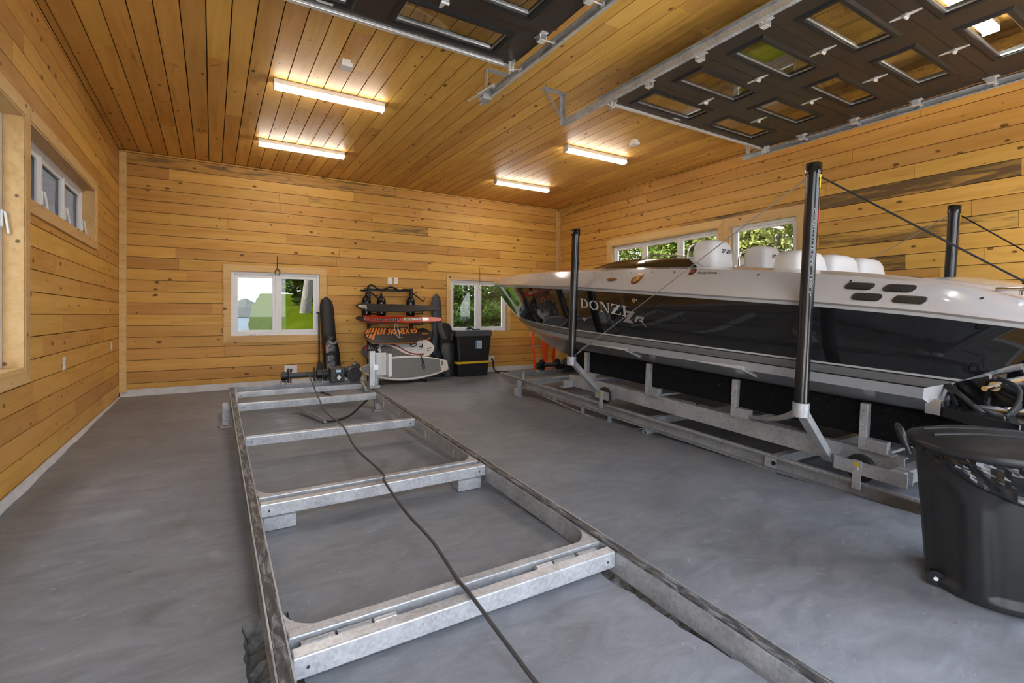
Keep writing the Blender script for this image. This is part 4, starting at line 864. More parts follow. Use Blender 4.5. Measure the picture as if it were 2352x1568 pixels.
# ------------------------------------------------------------------ speedboat
BT = thing('speedboat', 'white and gloss black speedboat resting on the wheeled cradle', 'boat', OB, (AL, 0, 0))
GELB = plain('black_gelcoat', (0.010, 0.010, 0.011), 0.035, coat=0.6, spec=0.55); GELW = plain('white_gelcoat', (0.52, 0.525, 0.54), 0.16, coat=0.4); GELG = plain('grey_stripe', (0.20, 0.195, 0.19), 0.3); LINEK = plain('black_pinstripe', (0.012, 0.012, 0.012), 0.3)
def tab(T, x):
    if x <= T[0][0]: return T[0][1]
    for (a, va), (b, vb) in zip(T[:-1], T[1:]):
        if x <= b:
            t = (x - a) / (b - a); return va + (vb - va) * t
    return T[-1][1]
zj = [(-1.25, 1.175), (-1.1, 1.187), (-0.65, 1.232), (0, 1.268), (0.95, 1.302), (1.75, 1.330), (2.77, 1.362), (4.2, 1.385), (5.5, 1.395), (6.76, 1.40)]
zs = [(-1.25, 1.235), (-1.1, 1.30), (-0.95, 1.36), (-0.75, 1.415), (-0.5, 1.45), (-0.3, 1.478), (0.05, 1.512), (0.6, 1.552), (1.5, 1.592), (2.9, 1.598), (3.7, 1.592), (4.95, 1.570), (6.2, 1.53), (6.83, 1.495)]
zk = [(-0.6, 0.285), (3.0, 0.285), (3.9, 0.305), (4.29, 0.336), (4.51, 0.374), (4.97, 0.475), (5.3, 0.60), (5.6, 0.73), (5.75, 0.80)]
# name, stern y, half breadth, height table, stem y, taper start, taper power
LN = [
 ('keel', -0.58, 0.0, zk, 5.62, 0.4, 2.0),
 ('strake', -0.585, 0.50, [(-0.6, 0.53), (2.5, 0.53), (4.0, 0.565), (5.62, 0.74)], 5.62, 0.42, 2.1),
 ('chine_in', -0.60, 0.985, [(-0.6, 0.705), (2.6, 0.71), (4.2, 0.75), (5.75, 0.80)], 5.75, 0.45, 2.1),
 ('chine_out', -0.62, 1.035, [(-0.6, 0.782), (2.6, 0.786), (4.2, 0.80), (5.82, 0.835)], 5.82, 0.45, 2.1),
 ('k1', -0.64, 1.045, [(-0.6, 0.792), (2.6, 0.796), (4.2, 0.81), (5.84, 0.845)], 5.84, 0.45, 2.1),
 ('grey', -0.78, 1.075, [(-0.8, 0.850), (2.6, 0.856), (4.2, 0.868), (5.95, 0.905)], 5.95, 0.45, 2.1),
 ('k2', -0.79, 1.078, [(-0.8, 0.858), (2.6, 0.864), (4.2, 0.876), (5.97, 0.913)], 5.97, 0.45, 2.1),
 ('w2', -0.82, 1.084, [(-0.8, 0.872), (2.6, 0.880), (4.2, 0.895), (6.0, 0.932)], 6.0, 0.45, 2.1),
 ('low_side', -1.03, 1.112, [(a, 0.876 + (b - 0.876) * 0.36) for a, b in zj], 6.26, 0.45, 2.12),
 ('joint', -1.24, 1.150, zj, 6.72, 0.45, 2.15),
 ('rub', -1.25, 1.163, [(a, b + 0.022) for a, b in zj], 6.78, 0.45, 2.15),
 ('rub2', -1.26, 1.163, [(a, b + 0.036) for a, b in zj], 6.79, 0.45, 2.15),
 ('band', -1.25, 1.150, [(a, b + 0.058) for a, b in zj], 6.81, 0.45, 2.15),
 ('flank', -1.20, 1.06, [(a, (b + c_[1]) / 2 + 0.028) for (a, b), c_ in zip([(x, tab(zj, x)) for x, _ in zs], zs)], 6.83, 0.45, 2.2),
 ('shoulder', -1.10, 0.945, zs, 6.84, 0.46, 2.25),
 ('deck', -1.00, 0.84, [(a, b + 0.018) for a, b in zs], 6.80, 0.46, 2.3),
]
MI = {0: 1, 1: 1, 2: 1, 3: 3, 4: 2, 5: 3, 6: 1, 7: 0, 8: 0, 9: 1, 10: 2, 11: 1, 12: 1, 13: 1, 14: 1}
NS = 46
def lp(k, t):
    nm, ys, B, zt, ye, t0, p = LN[k]; y = ys + (ye - ys) * t
    b = B * (1 - (max(0, (t - t0) / (1 - t0))) ** p) if B else 0.0
    if k >= 9 and t < 0.06: b *= 1 - (0.10 if k < 13 else 0.16) * (1 - t / 0.06) ** 2
    return (max(b, 0.004) if k else 0.0, y, tab(zt, y))
def hb(y, z):
    pr = None
    for k in range(len(LN)):
        nm, ys, B, zt, ye, t0, p = LN[k]; t = min(1, max(0, (y - ys) / (ye - ys))); q = lp(k, t)
        if pr and pr[2] <= z <= q[2]: return pr[0] + (q[0] - pr[0]) * (z - pr[2]) / max(1e-6, q[2] - pr[2])
        pr = q
    return pr[0]
m = MB(); rings = []
TS = [(i / NS) for i in range(NS + 1)]
for t in TS:
    half = [lp(k, t) for k in range(len(LN))]
    rings.append([(-b, y, z) for b, y, z in half[::-1]] + [(b, y, z) for b, y, z in half[1:]])
nL = len(LN)
def mif(i, k):
    kk = (nL - 2 - k) if k < nL - 1 else (k - (nL - 1)); return MI[kk]
m.loft(rings, closed=False, mif=mif, smooth=True)
hullo = m.build('hull', [GELB, GELW, GELG, LINEK], BT)
es = hullo.modifiers.new('edge_split', 'EDGE_SPLIT'); es.split_angle = R_(22)
# stern closing panel and deck
m = MB(); r0 = rings[0]; n0 = len(r0)
m.add(r0, [(k, k + 1, n0 - 2 - k, n0 - 1 - k) for k in range(7)], 0); m.add(r0, [(k, k + 1, n0 - 2 - k, n0 - 1 - k) for k in range(7, n0 // 2 - 1)] + [(n0 // 2 - 1, n0 // 2, n0 // 2 + 1)], 1); m.build('transom', [GELB, GELW], BT)
m = MB(); dr = []
for t in TS:
    b, y, z = lp(nL - 1, t); pit = 1.0 if -0.35 < y < 2.35 else 0.0
    cam_ = 0.05 * min(1, b / 0.5)
    dr.append([(-b, y, z), (-b * 0.93, y, z + 0.012), (-b * 0.90, y, z - 0.55 * pit + (0.016 if not pit else 0)), (-b * 0.45, y, z - 0.6 * pit + (0.035 if not pit else 0)), (0, y, z - 0.6 * pit + (cam_ if not pit else 0)), (b * 0.45, y, z - 0.6 * pit + (0.035 if not pit else 0)), (b * 0.90, y, z - 0.55 * pit + (0.016 if not pit else 0)), (b * 0.93, y, z + 0.012), (b, y, z)])
m.loft(dr, closed=False, smooth=True); dk = m.build('deck', GELW, BT); e2 = dk.modifiers.new('edge_split', 'EDGE_SPLIT'); e2.split_angle = R_(30)
# hull steps: two swept wedges below the chine on each side
for sx in (-1, 1):
    for y0, L in ((2.62, 0.62), (1.35, 0.72)):
        m = MB(); y1 = y0 - L
        m.add([(sx * 1.02, y0, 0.72), (sx * 0.90, y0, 0.70), (sx * 1.035, y1, 0.715), (sx * 0.80, y1, 0.625), (sx * 0.80, y1, 0.66), (sx * 1.03, y1 - 0.015, 0.745)], [(0, 1, 3, 2), (0, 2, 5), (2, 3, 4, 5), (1, 0, 5, 4), (1, 4, 3)]); m.build('hull_step', GELW, BT)
# windshield: dark swept screen wrapping the cowl
SMOKE = plain('smoked_screen', (0.012, 0.009, 0.007), 0.05, coat=0.5)
COWLT = [(3.35, 0.60, 1.625, 0.55, 1.632), (3.0, 0.72, 1.612, 0.62, 1.66), (2.75, 0.765, 1.608, 0.64, 1.705), (2.5, 0.79, 1.606, 0.66, 1.728), (2.1, 0.805, 1.604, 0.69, 1.726), (1.75, 0.815, 1.602, 0.72, 1.716), (1.45, 0.82, 1.60, 0.745, 1.70), (1.30, 0.82, 1.60, 0.80, 1.61)]
m = MB(); rr = []
for (y, b0, z0, b1, z1) in COWLT:
    h = z1 - z0
    rr.append([(-b0, y, z0), (-(b0 * 0.35 + b1 * 0.65), y, z0 + h * 0.8), (-b1, y, z1), (-b1 + 0.02, y, z1 + 0.004), (-b1 + 0.05, y, z1 - 0.03), (b1 - 0.05, y, z1 - 0.03), (b1 - 0.02, y, z1 + 0.004), (b1, y, z1), (b0 * 0.35 + b1 * 0.65, y, z0 + h * 0.8), (b0, y, z0)])
ms = MB(); ms.loft(rr, closed=False, smooth=True, mif=lambda i, k: 0 if k in (0, 1, 7, 8) and i >= 1 else 1)
wso = ms.build('windshield', [SMOKE, GELW], BT)
CLEAR = glass_mat('clear_screen', (0.78, 0.77, 0.74), 1.6)
m = MB(); rr = []
for k in range(13):
    a = -1 + 2 * k / 12; rr.append([(a * 0.52, 2.30 + 0.16 * (1 - a * a), 1.70), (a * 0.50, 2.22 + 0.16 * (1 - a * a), 1.83 - 0.03 * a * a)])
m.loft(rr, closed=False); sc_ = m.build('wind_deflector', CLEAR, BT)
m = MB(); m.tube([r_[1] for r_ in rr], 0.008, 6); m.build('deflector_trim', ALU, sc_)
m = MB(); m.bb((-0.56, 2.0, 1.45), (0.56, 2.26, 1.70)); m.build('dashboard', GREYP, BT, bevel=0.06, seg=4)
# seats
SEATW = plain('white_vinyl_upholstery', (0.74, 0.75, 0.77), 0.45); EMB = plain('black_thread', (0.02, 0.02, 0.02), 0.6)
def seat(name, x, y, w, d, zt, zb_, sub=None):
    m = MB(); P = []
    for z, k in ((zb_, 1.0), (zb_ + 0.1, 1.0), (zt - 0.24, 1.0), (zt - 0.13, 0.97), (zt - 0.06, 0.90), (zt - 0.018, 0.76), (zt, 0.52)):
        ring = []
        for q in range(20):
            a = 2 * math.pi * q / 20; ca, sa = math.cos(a), math.sin(a); e = 0.45
            ring.append((x + math.copysign(abs(ca) ** e, ca) * w / 2 * k, y + math.copysign(abs(sa) ** e, sa) * d / 2 * (k if z < zt else k * 0.9) - (zt - z) * 0.06, z))
        P.append(ring)
    m.loft(P, caps=True); o = m.build(name, SEATW, BT); return o
for x in (-0.43, 0.45):
    s_ = seat('bolster_seat', x, 1.42, 0.36, 0.30, 1.90, 1.05)
    pts = [(x - 0.165, 1.57, 1.62), (x - 0.17, 1.585, 1.74), (x - 0.16, 1.57, 1.83), (x - 0.11, 1.53, 1.87), (x - 0.06, 1.50, 1.865)]
    MB().tube(smooth_path(pts, 4), 0.013, 8).build('grab_rail', CHROME, s_)
    vs, fs = text_geo('27 ZR', 0.055, 0.25, 0.001); MB().add([(x - 0.06 + v[0] * 1.1, 1.262, 1.765 + v[1]) for v in vs], fs).build('seat_embroidery', EMB, s_)
for x in (-0.58, -0.02, 0.50): seat('rear_backrest', x, 0.44, 0.49, 0.27, 1.725, 1.05)
MB().bb((-0.80, 0.10, 1.15), (0.78, 0.36, 1.49)).build('rear_bench', SEATW, BT, bevel=0.06, seg=4)
# side fittings on both flanks
BRONZE = plain('bronze', (0.30, 0.15, 0.035), 0.3, 0.9); MESHK = plain('vent_mesh', (0.05, 0.045, 0.04), 0.6, 0.4, noise=0.6, scale=260); SNAP = plain('dark_snap', (0.02, 0.02, 0.025), 0.3)
def on_hull(y, z, off, sx): return (sx * (hb(y, z) + off), y, z)
def stadium(cy, cz, L, h, sl, n=8):
    pts = []; r_ = h / 2
    for k in range(n + 1): a = -math.pi / 2 + math.pi * k / n; pts.append((L / 2 - r_ + r_ * math.cos(a), r_ * math.sin(a)))
    for k in range(n + 1): a = math.pi / 2 + math.pi * k / n; pts.append((-L / 2 + r_ + r_ * math.cos(a), r_ * math.sin(a)))
    return [(cy + x * math.cos(sl) - y * math.sin(sl), cz + x * math.sin(sl) + y * math.cos(sl)) for x, y in pts]
def decal(name, mat, poly, sx, parent, o0=0.0, o1=0.006):
    m = MB(); n = len(poly)
    m.add([on_hull(y, z, o0, sx) for y, z in poly] + [on_hull(y, z, o1, sx) for y, z in poly], [tuple(range(n, 2 * n))] + [(k, (k + 1) % n, n + (k + 1) % n, n + k) for k in range(n)]); return m.build(name, mat, parent)
def ell(cy, cz, ry, rz, n=24): return [(cy + ry * math.cos(2 * math.pi * k / n), cz + rz * math.sin(2 * math.pi * k / n)) for k in range(n)]
LETS = plain('silver_lettering', (0.62, 0.63, 0.65), 0.3, 0.3)
def glyph(ch):
    S = []; q = lambda *p: S.append(list(p)); bar = lambda x0, y0, x1, y1: q((x0, y0), (x1, y0), (x1, y1), (x0, y1))
    def arc(cx, cy, rx, ry, tx, ty, a0, a1, n=14):
        for k in range(n):
            a, b = a0 + (a1 - a0) * k / n, a0 + (a1 - a0) * (k + 1) / n
            f = lambda an, s_: (cx + (rx - s_ * (tx * abs(math.cos(an)) + ty * abs(math.sin(an)))) * math.cos(an), cy + (ry - s_ * (tx * abs(math.cos(an)) + ty * abs(math.sin(an)))) * math.sin(an))
            q(f(a, 0), f(b, 0), f(b, 1), f(a, 1))
    if ch == 'D': bar(0.08, 0, 0.26, 1); bar(0, 0, 0.4, 0.07); bar(0, 0.93, 0.4, 1); arc(0.36, 0.5, 0.5, 0.5, 0.19, 0.07, -math.pi / 2, math.pi / 2); return S, 0.98
    if ch == 'O': arc(0.5, 0.5, 0.5, 0.5, 0.19, 0.07, 0, 2 * math.pi, 28); return S, 1.10
    if ch == 'N': bar(0.12, 0, 0.19, 1); bar(0.82, 0, 0.89, 1); q((0.12, 1), (0.34, 1), (0.89, 0), (0.74, 0)); bar(0, 0.93, 0.3, 1); bar(0, 0, 0.31, 0.07); bar(0.70, 0.93, 1.0, 1); return S, 1.10
    if ch == 'Z': bar(0.04, 0.92, 0.9, 1); bar(0, 0, 0.92, 0.08); q((0.64, 0.95), (0.90, 0.95), (0.28, 0.05), (0.0, 0.05)); bar(0.18, 0.46, 0.74, 0.53); q((0.04, 0.72), (0.1, 0.72), (0.16, 0.95), (0.04, 0.95)); q((0.92, 0.3), (0.86, 0.3), (0.80, 0.06), (0.92, 0.06)); return S, 1.02
    if ch == 'I': bar(0.14, 0, 0.32, 1); bar(0, 0, 0.46, 0.07); bar(0, 0.93, 0.46, 1); return S, 0.5
for sx in (-1, 1):
    for (y, z, L) in ((-0.226, 1.421, 0.175), (-0.452, 1.408, 0.172), (-0.305, 1.346, 0.175), (-0.542, 1.334, 0.176)):
        v_ = decal('air_vent', CHROME, stadium(y, z, L, 0.050, 0.045), sx, BT, -0.004, 0.009)
        decal('vent_grille', MESHK, stadium(y, z, L - 0.014, 0.037, 0.045), sx, v_, 0.0, 0.0115)
    decal('side_light', BRONZE, ell(2.20, 1.483, 0.075, 0.018), sx, BT, -0.002, 0.012)
    eb = decal('round_emblem', BRONZE, ell(1.834, 1.489, 0.062, 0.062), sx, BT, -0.002, 0.008); decal('emblem_relief', plain('gold_relief', (0.55, 0.33, 0.09), 0.25, 0.9), ell(1.834, 1.489, 0.040, 0.040, 7), sx, eb, 0.0, 0.012)
    bd = decal('side_badge', BRONZE, ell(1.21, 1.553, 0.034, 0.034), sx, BT, -0.002, 0.006); decal('badge_field', BLACKP, ell(1.21, 1.553, 0.026, 0.026), sx, bd, 0.0, 0.008); decal('badge_mark', REDT, ell(1.21, 1.553, 0.017, 0.010), sx, bd, 0.0, 0.0095)
    for (y, z) in ((1.784, 1.262), (2.608, 1.019)): decal('drain_fitting', CHROME, ell(y, z, 0.022, 0.022, 14), sx, BT, -0.002, 0.010)
    for y in (2.85, 2.6, 2.3, 2.0, 1.7, 1.42, 0.95, 0.55, 0.15, -0.15, -0.5, -0.85): decal('canvas_snap', SNAP, ell(y, tab(zs, y) - 0.035, 0.007, 0.007, 8), sx, BT, -0.001, 0.006)
    rev = 1 if sx < 0 else -1
    lt = MB(); x = 0.0; hgt = 0.108; run = 0.775; total = sum(glyph(c_)[1] for c_ in 'DONZI')
    for ch in 'DONZI':
        gl, adv = glyph(ch)
        for poly in gl:
            pp = []
            for (a, b) in poly:
                s_ = (x + a) / total * run; y = 2.665 - s_ if sx < 0 else 1.875 + s_; z = 1.155 - (s_ if sx < 0 else run - s_) * 0.085 + b * hgt; pp.append(on_hull(y, z, 0.004, sx))
            lt.add(pp, [tuple(range(len(pp)))])
        x += adv
    lo = lt.build('name_lettering', LETS, BT)
    zr = MB(); Z0, Y0 = 1.03, 1.965
    zpoly = [[(0.0, 0.0), (0.16, 0.0), (0.13, 0.03), (0.09, 0.03), (0.19, 0.125), (0.03, 0.125), (0.06, 0.10), (0.11, 0.10)], [(0.165, 0.02), (0.205, 0.02), (0.235, 0.075), (0.195, 0.075)], [(0.195, 0.06), (0.30, 0.06), (0.31, 0.085), (0.20, 0.085)], [(0.275, 0.04), (0.30, 0.06), (0.31, 0.085), (0.265, 0.07)], [(0.23, 0.035), (0.29, 0.035), (0.295, 0.05), (0.235, 0.05)], [(0.255, 0.04), (0.28, 0.04), (0.335, -0.015), (0.32, -0.01)]]
    for poly in zpoly:
        pp = [on_hull(Y0 - a if sx < 0 else Y0 - 0.335 + a, Z0 + b - (a if sx < 0 else 0.335 - a) * 0.06, 0.0055, sx) for a, b in poly]; zr.add(pp, [tuple(range(len(pp)))])
    zr.build('model_emblem', plain('grey_emblem', (0.30, 0.30, 0.31), 0.35, 0.3), BT)
    vs, fs = text_geo('Twenty Seven', 0.052, 0.35, 0.0012); w_ = max(v[0] for v in vs); k = 0.20 / w_
    MB().add([on_hull((1.155 - v[0] * k) if sx < 0 else (0.955 + v[0] * k), 1.530 + v[1] * k * 0.8, 0.004, sx) for v in vs], fs).build('script_lettering', BLACKP, BT)
    # cleat line and rigging at the stern quarter
    m = MB(); m.cyl((sx * 0.80, -0.98, 1.375), (sx * 0.80, -0.98, 1.40), 0.02, 10); m.tube([(sx * 0.80, -1.10, 1.41), (sx * 0.80, -1.0, 1.415), (sx * 0.80, -0.86, 1.41)], 0.012, 8); m.build('cleat', CHROME, BT)
# stern drives, trim tabs, rams and hoses
def drive(x):
    d = MB(); d.bb((x - 0.16, -0.80, 0.42), (x + 0.16, -0.58, 0.92)); d.build('drive_bracket', BLACKG, BT, bevel=0.03, seg=3)
    d = MB(); d.prism([(-1.22, 0.84), (-0.74, 0.80), (-0.72, 0.50), (-0.86, 0.42), (-1.30, 0.44), (-1.34, 0.60)], x - 0.12, x + 0.12, axis='x'); dl = d.build('drive_leg', BLACKG, BT, bevel=0.03, seg=3)
    d = MB(); d.prism([(-1.45, 0.44), (-0.80, 0.46), (-0.78, 0.42), (-1.45, 0.40)], x - 0.16, x + 0.16, axis='x'); d.build('cavitation_plate', BLACKG, BT, bevel=0.008)
    d = MB(); d.prism([(-1.25, 0.42), (-0.86, 0.43), (-0.84, 0.22), (-1.0, 0.02), (-1.15, 0.02), (-1.2, 0.2)], x - 0.05, x + 0.05, axis='x'); d.build('lower_unit', BLACKG, BT, bevel=0.02)
    for s_ in (-1, 1):
        r_ = MB(); r_.cyl((x + s_ * 0.19, -0.60, 0.62), (x + s_ * 0.19, -0.98, 0.655), 0.030, 14); r_.cyl((x + s_ * 0.19, -0.98, 0.655), (x + s_ * 0.17, -1.26, 0.68), 0.014, 10); r_.build('trim_ram', CHROME, BT)
    for k, (dx, dz) in enumerate(((0.05, 0.10), (-0.05, 0.06), (0.0, 0.02))):
        pts = [(x - 0.16 + dx, -0.60, 0.80 - dz), (x - 0.28 + dx, -0.72, 0.66 - dz), (x - 0.26 + dx, -0.88, 0.60), (x - 0.18, -0.94, 0.68 + dz), (x - 0.12, -0.82, 0.74 + dz)]
        MB().tube(smooth_path(pts, 5), 0.014, 8).build('hydraulic_hose', RUBBER, BT)
    vs, fs = text_geo('Mercury', 0.058, 0.2, 0.001); MB().add([(x - 0.1255, -0.80 - v[0], 0.565 + v[1]) for v in vs], fs).build('drive_lettering', LETW, dl)
drive(-0.36); drive(0.36)
m = MB(); m.cyl((-0.62, -0.84, 0.80), (0.62, -0.84, 0.80), 0.03, 16); m.cyl((-0.80, -0.84, 0.80), (-0.62, -0.84, 0.80), 0.016, 12); m.cyl((0.62, -0.84, 0.80), (0.80, -0.84, 0.80), 0.016, 12); m.build('steering_ram', CHROME, BT)
for sx in (-1, 1):
    m = MB(); m.prism([(-0.59, 0.66), (-0.61, 0.60), (-1.02, 0.535), (-1.02, 0.625)], sx * 0.50, sx * 0.86, axis='x'); tt = m.build('trim_tab', BLACKG, BT, bevel=0.004)
    m = MB(); m.cyl((sx * 0.70, -0.60, 0.80), (sx * 0.70, -0.82, 0.62), 0.024, 12); m.cyl((sx * 0.70, -0.72, 0.70), (sx * 0.70, -0.86, 0.59), 0.014, 10); m.build('tab_actuator', BLACKG, tt)
    m = MB(); m.bb((sx * 0.86, -0.66, 0.60), (sx * 0.88, -0.58, 0.70)); m.build('tab_hinge', CHROME, tt)
# lines from the tall poles
def world(p): return Matrix.Translation(OB) @ Matrix.Rotation(AL, 4, 'X') @ Vector(p)
STEELW = plain('bright_wire', (0.42, 0.42, 0.43), 0.4, 0.7); ROPEK = plain('black_rope', (0.012, 0.012, 0.013), 0.8)
def line(name, lb, p, q, r_, mt, cat, extra=None):
    m = MB(); m.cyl(p, q, r_, 8); o = m.build(name, mt); tag(o, lb, cat)
    return o
for sx, lbl in ((-1, 'on the near side of the boat'), (1, 'on the wall side of the boat')):
    a = world((sx * 1.27 - 0.0, 0.053, 2.165)); b = world((sx * 1.27, 2.57, 0.60)); m = MB(); m.cyl(a, b, 0.0045, 8); d_ = (b - a)
    for f in (0.885, 0.955): m.cyl(a + d_ * f, a + d_ * (f + 0.018), 0.009, 8)
    m.tube([a + d_ * 0.88 + Vector((0, 0, 0.012)), a + d_ * 0.95 + Vector((0, 0, 0.014)), a + d_ * 0.985 + Vector((0, 0, 0.0))], 0.004, 6)
    tag(m.build('stay_wire', STEELW), 'thin steel stay wire slanting between the guide poles ' + lbl, 'wire')
    a = world((sx * 1.27, -0.055, 2.16)); b = world((sx * 0.83, -1.0, 1.445)); m = MB(); m.cyl(a, b, 0.006, 8)
    for k in range(5): m.tube(smooth_path([b + Vector((0, 0.02, 0.0)), b + Vector((0.02 * k - 0.03, -0.03 - 0.015 * k, 0.02 + 0.006 * k)), b + Vector((0.05 * k - 0.1, -0.12, 0.0))], 3), 0.006, 6)
    tag(m.build('mooring_line', ROPEK), 'black line from tall pole to stern ' + lbl, 'rope')
# ------------------------------------------------------------------ rack with skis and boards on the far wall
ORG = plain('bright_orange', (0.85, 0.24, 0.02), 0.45); REDS = plain('red_ski', (0.62, 0.035, 0.015), 0.28); WHB = plain('white_board', (0.66, 0.66, 0.65), 0.3); GRYD = plain('grey_deck_pad', (0.19, 0.195, 0.20), 0.7); CRIM = plain('dark_red', (0.25, 0.012, 0.015), 0.35)
NEO = plain('black_neoprene', (0.012, 0.012, 0.013), 0.75, bump=0.3, scale=60); NEOG = plain('grey_neoprene', (0.085, 0.088, 0.095), 0.75); STEELB = plain('black_steel', (0.012, 0.012, 0.012), 0.5)
RK = thing('board_rack', 'black steel wall rack with hooks holding skis and boards', 'rack', (0, 0, 0))
for x in (2.47, 3.28):
    MB().bb((x - 0.03, 9.10, 0.0), (x + 0.03, 9.155, 1.72)).build('upright', STEELB, RK, bevel=0.004)
    m = MB(); z = 1.52; m.bar((x + 0.02, 9.11, z + 0.12), (x + 0.14, 8.86, z - 0.05), 0.018, 0.018); m.bar((x + 0.14, 8.86, z - 0.05), (x + 0.145, 8.80, z - 0.03), 0.018, 0.018); m.bar((x + 0.145, 8.80, z - 0.03), (x + 0.145, 8.795, z + 0.03), 0.014, 0.014); m.build('hook_arm', STEELB, RK)
    for z in (1.235, 1.03, 0.622, 0.355):
        ye = 8.64 if z > 0.5 else 8.71
        m = MB(); m.bar((x + 0.045, 9.13, z), (x + 0.045, ye, z), 0.018, 0.018); m.bar((x + 0.045, ye, z - 0.009), (x + 0.045, ye - 0.005, z + 0.06), 0.014, 0.014); m.build('hook_arm', STEELB, RK)
    m = MB(); m.bar((x + 0.05, 9.10, 0.015), (x + 0.05, 8.44, 0.008), 0.02, 0.016); m.bar((x + 0.05, 8.44, 0.002), (x + 0.05, 8.435, 0.09), 0.016, 0.016); m.build('floor_hook', STEELB, RK)
MB().bb((2.50, 9.105, 1.655), (3.25, 9.15, 1.70)).build('top_bar', STEELB, RK, bevel=0.004)
m = MB(); m.tube(smooth_path([(2.30, 9.02, 1.66), (2.40, 9.06, 1.66), (2.46, 9.05, 1.75), (2.55, 9.06, 1.745), (2.62, 9.07, 1.69), (2.74, 9.08, 1.69), (2.86, 9.07, 1.735), (2.98, 9.08, 1.70), (3.03, 9.08, 1.655), (3.12, 9.09, 1.70), (3.26, 9.07, 1.69)], 5), 0.016, 8)
tag(m.build('coiled_rope', ROPEK), 'black rope draped along the top bar of the board rack', 'rope')
def fender(x, lb, y=9.0, zt=1.555, h=0.40, r_=0.085):
    t = thing('boat_fender', lb, 'fender', (x, y, zt - h), group='black fenders on the rack')
    MB().lathe([(0.01, 0.0), (r_ * 0.6, 0.006), (r_ * 0.95, 0.04), (r_, 0.08), (r_, h * 0.70), (r_ * 0.93, h * 0.82), (r_ * 0.7, h * 0.93), (r_ * 0.35, h * 0.995), (r_ * 0.24, h * 1.03), (r_ * 0.22, h * 1.12), (0.004, h * 1.12)], 22, cap=False).build('body', BLACKG, t)
    MB().tube(smooth_path([(0, 0, h * 1.10), (0.01, 0.03, h * 1.2), (-0.01, 0.06, 1.69 - (zt - h)), (0.0, 0.09, 1.70 - (zt - h))], 4), 0.009, 6).build('rope', ROPEK, t)
fender(2.39, 'black boat fender hanging at the outer end of the rack beside its post'); fender(2.665, 'black boat fender hanging in the middle gap of the rack'); fender(3.225, 'black boat fender hanging half behind the rack post near the grey ski')
def plank_board(name, lb, cat, x0, x1, zc, y, width, thick, prof, rock, mat, tilt, group=None, edge_mat=None, n=36):
    """board lying along x on the hooks: prof(t) gives half width share, rock(t) lifts the ends; tilt leans its face to the room"""
    t = thing(name, lb, cat, ((x0 + x1) / 2, y, zc), (tilt, 0, 0), group=group); L = x1 - x0; rings = []
    for i in range(n + 1):
        u = i / n; w = max(0.004, prof(u) * width / 2); x = (u - 0.5) * L; z = rock(u); h = thick / 2 * (0.6 + 0.4 * min(1, prof(u) * 1.5))
        rings.append([(x, -w, z), (x, -w * 0.97, z + h), (x, 0, z + h), (x, w * 0.97, z + h), (x, w, z), (x, w * 0.97, z - h), (x, 0, z - h), (x, -w * 0.97, z - h)])
    m = MB(); m.loft(rings, caps=True, smooth=True); o = m.build('deck', mat, t); es = o.modifiers.new('edge_split', 'EDGE_SPLIT'); es.split_angle = R_(35)
    surf = lambda u, v: Vector(((u - 0.5) * L, v * prof(u) * width / 2, rock(u) + thick / 2 * (0.6 + 0.4 * min(1, prof(u) * 1.5))))
    return t, surf
def patch(t, surf, polys, mat, name, off=0.003, nz=1):
    m = MB()
    for poly in polys: m.add([surf(u, v) + Vector((0, 0, off * nz)) for u, v in poly], [tuple(range(len(poly)))])
    return m.build(name, mat, t)
def strip(u0, u1, f0, f1, n=24): return [[(u0 + (u1 - u0) * k / n, f0((k) / n)), (u0 + (u1 - u0) * (k + 1) / n, f0((k + 1) / n)), (u0 + (u1 - u0) * (k + 1) / n, f1((k + 1) / n)), (u0 + (u1 - u0) * k / n, f1(k / n))] for k in range(n)]
ski_prof = lambda u: (math.sin(min(1, u / 0.16) * math.pi / 2) ** 0.6 if u < 0.16 else 1.0 - 0.55 * max(0, (u - 0.45) / 0.55) ** 1.6) * (1 if u < 0.985 else 0.85)
ski_rock = lambda u: 0.14 * max(0, (0.3 - u) / 0.3) ** 2 * -1 + 0.02 * u
TL = R_(58)
t, sf = plank_board('water_ski', 'plain black water ski with a yellow tip label on the top hooks', 'ski', 2.13, 3.73, 1.335, 8.78, 0.165, 0.02, ski_prof, lambda u: 0.07 * max(0, (0.35 - u) / 0.35) ** 2, plain('satin_black', (0.016, 0.016, 0.017), 0.5), TL, 'water skis on the rack')
patch(t, sf, [[(0.03, -0.35), (0.055, -0.55), (0.055, 0.45), (0.03, 0.1)]], YEL, 'tip_mark'); patch(t, sf, [[(0.055, -0.5), (0.125, -0.62), (0.125, 0.4), (0.055, 0.4)]], plain('silver_label', (0.5, 0.5, 0.46), 0.4), 'ski_label')
vs, fs = text_geo('CONNELLY', 0.3, 0, 0.006); w_ = max(v[0] for v in vs); MB().add([sf(0.06 + 0.062 * v[0] / w_, -0.35 + v[1] * 1.9) + Vector((0, 0, 0.005)) for v in vs], fs).build('ski_lettering', LINEK, t)
m = MB(); m.prism([(0.05, 0.0), (0.17, 0.0), (0.11, -0.09), (0.055, -0.10)], -0.012, 0.012, axis='y'); m.build('fin', BLACKP, t)
t, sf = plank_board('water_ski', 'red slalom ski with bold lettering below the black ski', 'ski', 2.13, 3.76, 1.125, 8.78, 0.155, 0.022, ski_prof, lambda u: 0.06 * max(0, (0.35 - u) / 0.35) ** 2, REDS, TL, 'water skis on the rack')
patch(t, sf, strip(0.005, 0.09, lambda k: -0.98, lambda k: 0.96, 8), BLACKP, 'black_tip'); patch(t, sf, strip(0.09, 0.55, lambda k: -1.0, lambda k: -0.55 - 0.35 * k, 12), BLACKP, 'black_edge')
